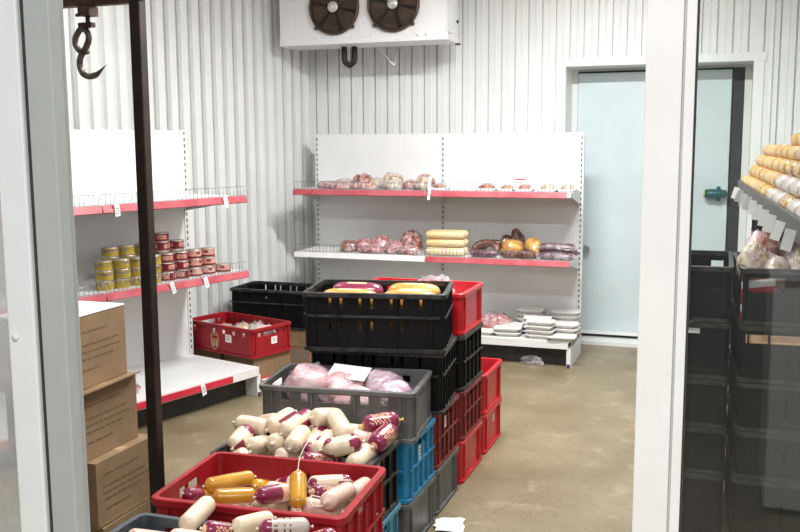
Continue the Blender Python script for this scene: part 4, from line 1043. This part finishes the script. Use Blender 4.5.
for x in (.02,1.5,RL-.02):
    mb = MB(); mb.box(x-.018,x+.018,-.502,-.49,0,1.95,'shelfgrey'); mb.build('upright', rk)
    mb = MB(); mb.add([(x-.01,-.49,SZ-.05),(x-.01,-.03,SZ-.05),(x-.01,-.49,SZ-.22),(x+.01,-.49,SZ-.05),(x+.01,-.03,SZ-.05),(x+.01,-.49,SZ-.22)],[(0,1,2),(3,5,4),(0,3,4,1),(1,4,5,2),(2,5,3,0)],'shelfgrey'); mb.build('bracket', rk)
# rolls: short fat sausages lying along the shelf in a stepped pile
ROLL = {}
def roll_mesh(kind, L=.25, r=.034):
    if kind in ROLL: return ROLL[kind]
    prof = [(-L/2-.012,.008),(-L/2-.004,.010),(-L/2,.022),(-L/2+.010,r*.88),(-L/2+.025,r)]
    for i in range(1,12): prof.append((-L/2+.025+(L-.05)*i/12, r*(1.02 if i % 3 else .985)))
    prof += [(-a, b) for a, b in prof[:5]][::-1]
    A, B, C_ = {'gold':('goldfoil','tanskin','goldfoil'),'tan':('tanskin','tanskin','goldfoil'),'white':('whiteskin','whiteskin','maroon'),'cream':('goldfoil','tanskin','maroon'),'bronze':('goldfoil','goldfoil','goldfoil')}[kind]
    N = len(prof)-1
    def f(i, k):
        if i < 5: return A
        if i >= N-6: return C_
        if kind in ('white','cream') and i in (8,11): return 'maroon' if (k % 7) < 4 else B
        return B
    mb = MB(); mb.lathe(prof, f, 20, 'X'); ROLL[kind] = mb.mesh('sausage_roll'); return ROLL[kind]
c_, s_ = math.cos(R(92.67)), math.sin(R(92.67))
WORD = ['first','second','third','fourth','fifth','sixth','seventh','eighth','ninth','tenth','eleventh']
ROWN = ['bottom row','second row up','third row up','fourth row up','top row']
KN = {'gold':'gold-ended tan','tan':'tan','white':'white and maroon','cream':'cream gold-tipped','bronze':'golden foil'}
rg = random.Random(11)
for lay in range(5):
    for line in range(5-lay):
        for i in range(11):
            x = RL-.15-.262*i - .02*lay + rg.uniform(-.006,.006)
            if lay == 4 and i < 4: continue
            if False: continue
            if i < 3: kind = rg.choice(['gold','gold','tan'])
            elif i < 6: kind = rg.choice(['tan','gold','cream','cream'])
            else: kind = rg.choice(['white','cream','tan','white'])
            if lay == 4: kind = 'bronze' if i == 4 else kind
            y = -.050 - .0345*lay - .069*line; z = SZ-.0215 + .034 + .0592*lay
            o = link('sausage_roll', roll_mesh(kind))
            o.location = (RX + x*c_ - y*s_, RY + x*s_ + y*c_, z); o.rotation_euler = (rg.uniform(0,6.28), 0, R(92.67+rg.uniform(-.6,.6)+ (180 if kind == 'gold' and i < 3 else 0)))
            if line == 0: tag(o, '%s sausage roll, %s in right pile, %s from far end' % (KN[kind], ROWN[lay], WORD[i]), 'sausage', 'sausage rolls on the right rack')
            else: tag(o, 'sausage roll lying behind the front rows of the right rack pile', 'sausage', 'hidden sausage rolls on the right rack')
# crates below the rack, seen through the glass
GX = 'black crates behind the glass'
for col, x, w_ in (('left', -.117, .350), ('right', .270, .402)):
    for k, (z, h_) in enumerate(((0,.285),(.287,.204),(.493,.207),(.702,.241),(.945,.236))):
        pos = ['on the floor','second from the floor','in the middle','second from the top','topmost'][k]
        crate('black crate behind the glass pane, %s of the %s column' % (pos, col), x, 4.30, z, .60, w_, h_, 'black', ('dark' if col == 'left' else 'darkwide') if k == 4 else 'dark2', -90 if col == 'left' else -87.2, GX, ((('r',-.02,.205,.14,.022),) if col == 'left' else (('r',.0,.185,.34,.036),)) if k == 3 else ())
# packets showing in the right column, packages heaped on top
for i, (x, y, sx, sz) in enumerate(((.155,4.035,.10,.19),(.335,4.04,.10,.17))):
    t = thing('sausage_pack', 'red and white striped packet in the top crate behind the glass, %s one' % ('left' if i == 0 else 'right'), 'packet', (x,y+.035,.96), 0, 'packets in the top right crate')
    mb = MB()
    for q in range(6):
        z0 = sz*q/6; a = -.065 if q % 2 else -.065
        mb.add([(-.065,-.025,z0),(.065,-.025,z0+.02),(.065,.025,z0+.02),(-.065,.025,z0),(-.065,-.025,z0+sz/6),(.065,-.025,z0+sz/6+.02),(.065,.025,z0+sz/6+.02),(-.065,.025,z0+sz/6)],[(0,3,2,1),(4,5,6,7),(0,1,5,4),(1,2,6,5),(2,3,7,6),(3,0,4,7)],('stripred','paper','maroon')[q % 3])
    mb.build('packet', t)
GH = 'meat packages heaped in the top right crate'
for lab, mname, x, y, z, sx, sy, sz, sd in (
    ('pale plastic-wrapped package at the left end of the heap under the right rack','meat_tan',.135,4.15,1.10,.055,.08,.16,111),
    ('red-brown wrapped package topping the heap under the right rack','meat_brown',.20,4.29,1.11,.055,.07,.22,112),
    ('pale wrapped package at the front of the heap under the right rack','meat_tan',.225,4.11,1.09,.055,.07,.13,113),
    ('small white package beside the red-brown one under the right rack','pinkpack',.15,4.31,1.10,.05,.07,.19,116),
    ('pale plastic package at the right of the heap under the right rack','meat_tan',.325,4.13,1.09,.06,.08,.15,114),
    ('dark red wrapped package behind the right pale one under the right rack','smoked',.285,4.28,1.11,.06,.08,.20,115),
    ('brown wrapped package at the back right of the heap under the right rack','meat_brown',.39,4.29,1.10,.05,.08,.20,117)):
    pack(lab, mname, (x,y,z), sx, sy, sz, sd, sd*9 % 40, True, GH)
for i, (x,y) in enumerate(((.18,4.2),(.36,4.2))):
    t = thing('meat_pack', 'wrapped meat package buried at the bottom of the top right crate', 'meat', (x,y,.96), 0, 'buried packages'); link('meat', blob_mesh('meat', .08, .11, .13, 'meat_tan', 120+i), t)
crate('small black crate far back under the right rack, behind the meat packages', .36, 5.45, 1.10, .40, .40, .20, 'black', 'slots', 0)
for k in range(5): crate('black crate stacked under the small far crate behind the right rack', .36, 5.45, .22*k, .40, .40, .218, 'black', 'panel', 0, 'far crates under the right rack')

# strings hanging from chubs
for lab, (o, c, d, L) in list(o2.items()):
    if 'hanging string' in lab:
        e1 = c-d*(L/2+.006) if (c-d*L).y < (c+d*L).y else c+d*(L/2+.006)
        string(o, [e1, e1+Vector((-.004,-.03,-.02)), Vector((-1.335,2.62,.712)), Vector((-1.262,2.45,.74)), Vector((-1.17,2.33,.77))][:2] + [e1+Vector((.0,-.04,-.06)), e1+Vector((.004,-.045,-.10))])
    if 'beside the string' in lab:
        e1 = c-d*(L/2+.006) if d.y > 0 else c+d*(L/2+.006)
        string(o, [e1, e1+Vector((.01,-.03,.0)), e1+Vector((.05,-.05,.005)), e1+Vector((.065,-.04,-.04))])
        string(o, [e1, e1+Vector((.004,-.03,-.02)), e1+Vector((.0,-.05,-.08))])
for lab, (o, c, d, L) in list(o1.items()):
    if 'upright' in lab:
        e1 = c+d*(L/2+.004) if d.z > 0 else c-d*(L/2+.004)
        string(o, [e1, e1+Vector((-.004,.02,.03)), e1+Vector((.0,.05,.06)), e1+Vector((.006,.09,.075))])
    if 'loose strings' in lab:
        e1 = c-d*(L/2); string(o, [c+Vector((0,0,.036)), c+Vector((-.02,-.02,.045)), c+Vector((.0,-.05,.03)), c+Vector((.04,-.04,.035))])

# ------------------------------------------------------------------ shop side, behind the photographer (unseen, added for the glass to mirror)
mb = MB(); mb.box(-8,5,-4.6,-4.5,0,3.2,'addedwall'); struct(mb.build('wall_added_dark'))  # unseen dark wall, added to keep the glass reflection dark
t = thing('added_counter', 'added white counter behind the photographer, seen only as a pale reflection in the glass', 'counter', (1.18,-1.9,0))  # unseen counter, added to put a pale reflection in the glass
mb = MB(); mb.box(-.95,.95,-.3,.3,.03,1.08,'trimwhite'); bevel(mb.build('cabinet', t), .01)
mb = MB(); mb.box(-.97,.97,-.32,.32,1.081,1.12,'shelfgrey'); bevel(mb.build('worktop', t), .006)
mb = MB(); mb.box(-.92,.92,-.26,.26,0,.029,'slot'); mb.build('plinth', t)

# ------------------------------------------------------------------ camera, light, render look
cam = bpy.data.cameras.new('camera'); co = bpy.data.objects.new('camera', cam); COL.objects.link(co)
cam.sensor_width = 36.; cam.lens = 924.74/800*36; cam.clip_start = .02
p_, rl, yw = R(7.6534), R(-.3126), R(19.215)
Rm = Matrix.Rotation(yw,3,'Z') @ Matrix.Rotation(PI/2-p_,3,'X') @ Matrix.Rotation(rl,3,'Z')
co.rotation_mode = 'QUATERNION'; co.rotation_quaternion = Rm.to_quaternion(); co.location = (0,0,1.70)
SC.camera = co
def area(name, loc, sx, sy, power, col=(1,1,1), rot=(0,0,0)):
    l_ = bpy.data.lights.new(name, 'AREA'); l_.shape = 'RECTANGLE'; l_.size = sx; l_.size_y = sy; l_.energy = power; l_.color = col
    o = bpy.data.objects.new(name, l_); COL.objects.link(o); o.location = loc; o.rotation_euler = rot; return o
area('lamp_light', (-.95,5.3,ZC-.10), 1.2, .12, 108, (1.,.995,.985))
area('lamp_light', (-1.2,2.95,ZC-.10), 1.2, .12, 46, (1.,.995,.985))
area('lamp_light', (-3.3,4.6,ZC-.10), 1.2, .12, 12, (1.,.995,.985))
area('shop_fill_light', (-.2,-.6,2.75), 1.2, .3, 50, (1.,.985,.97), (R(12),0,0))  # unseen lamp added to light the doorway frame and foreground
area('shop_fill_light', (1.2,-.7,2.75), 1.2, .3, 42, (1.,.985,.97), (R(-25),0,0))  # unseen lamp added to brighten the counter for its reflection
w = bpy.data.worlds.new('world'); SC.world = w; w.use_nodes = True
w.node_tree.nodes['Background'].inputs['Color'].default_value = (.95,.98,1,1); w.node_tree.nodes['Background'].inputs['Strength'].default_value = .3
SC.view_settings.view_transform = 'Standard'; SC.view_settings.look = 'None'; SC.view_settings.gamma = 1.; SC.view_settings.use_curve_mapping = False
SC.view_settings.exposure = 0.45
SC.cycles.max_bounces = 10; SC.cycles.transparent_max_bounces = 24
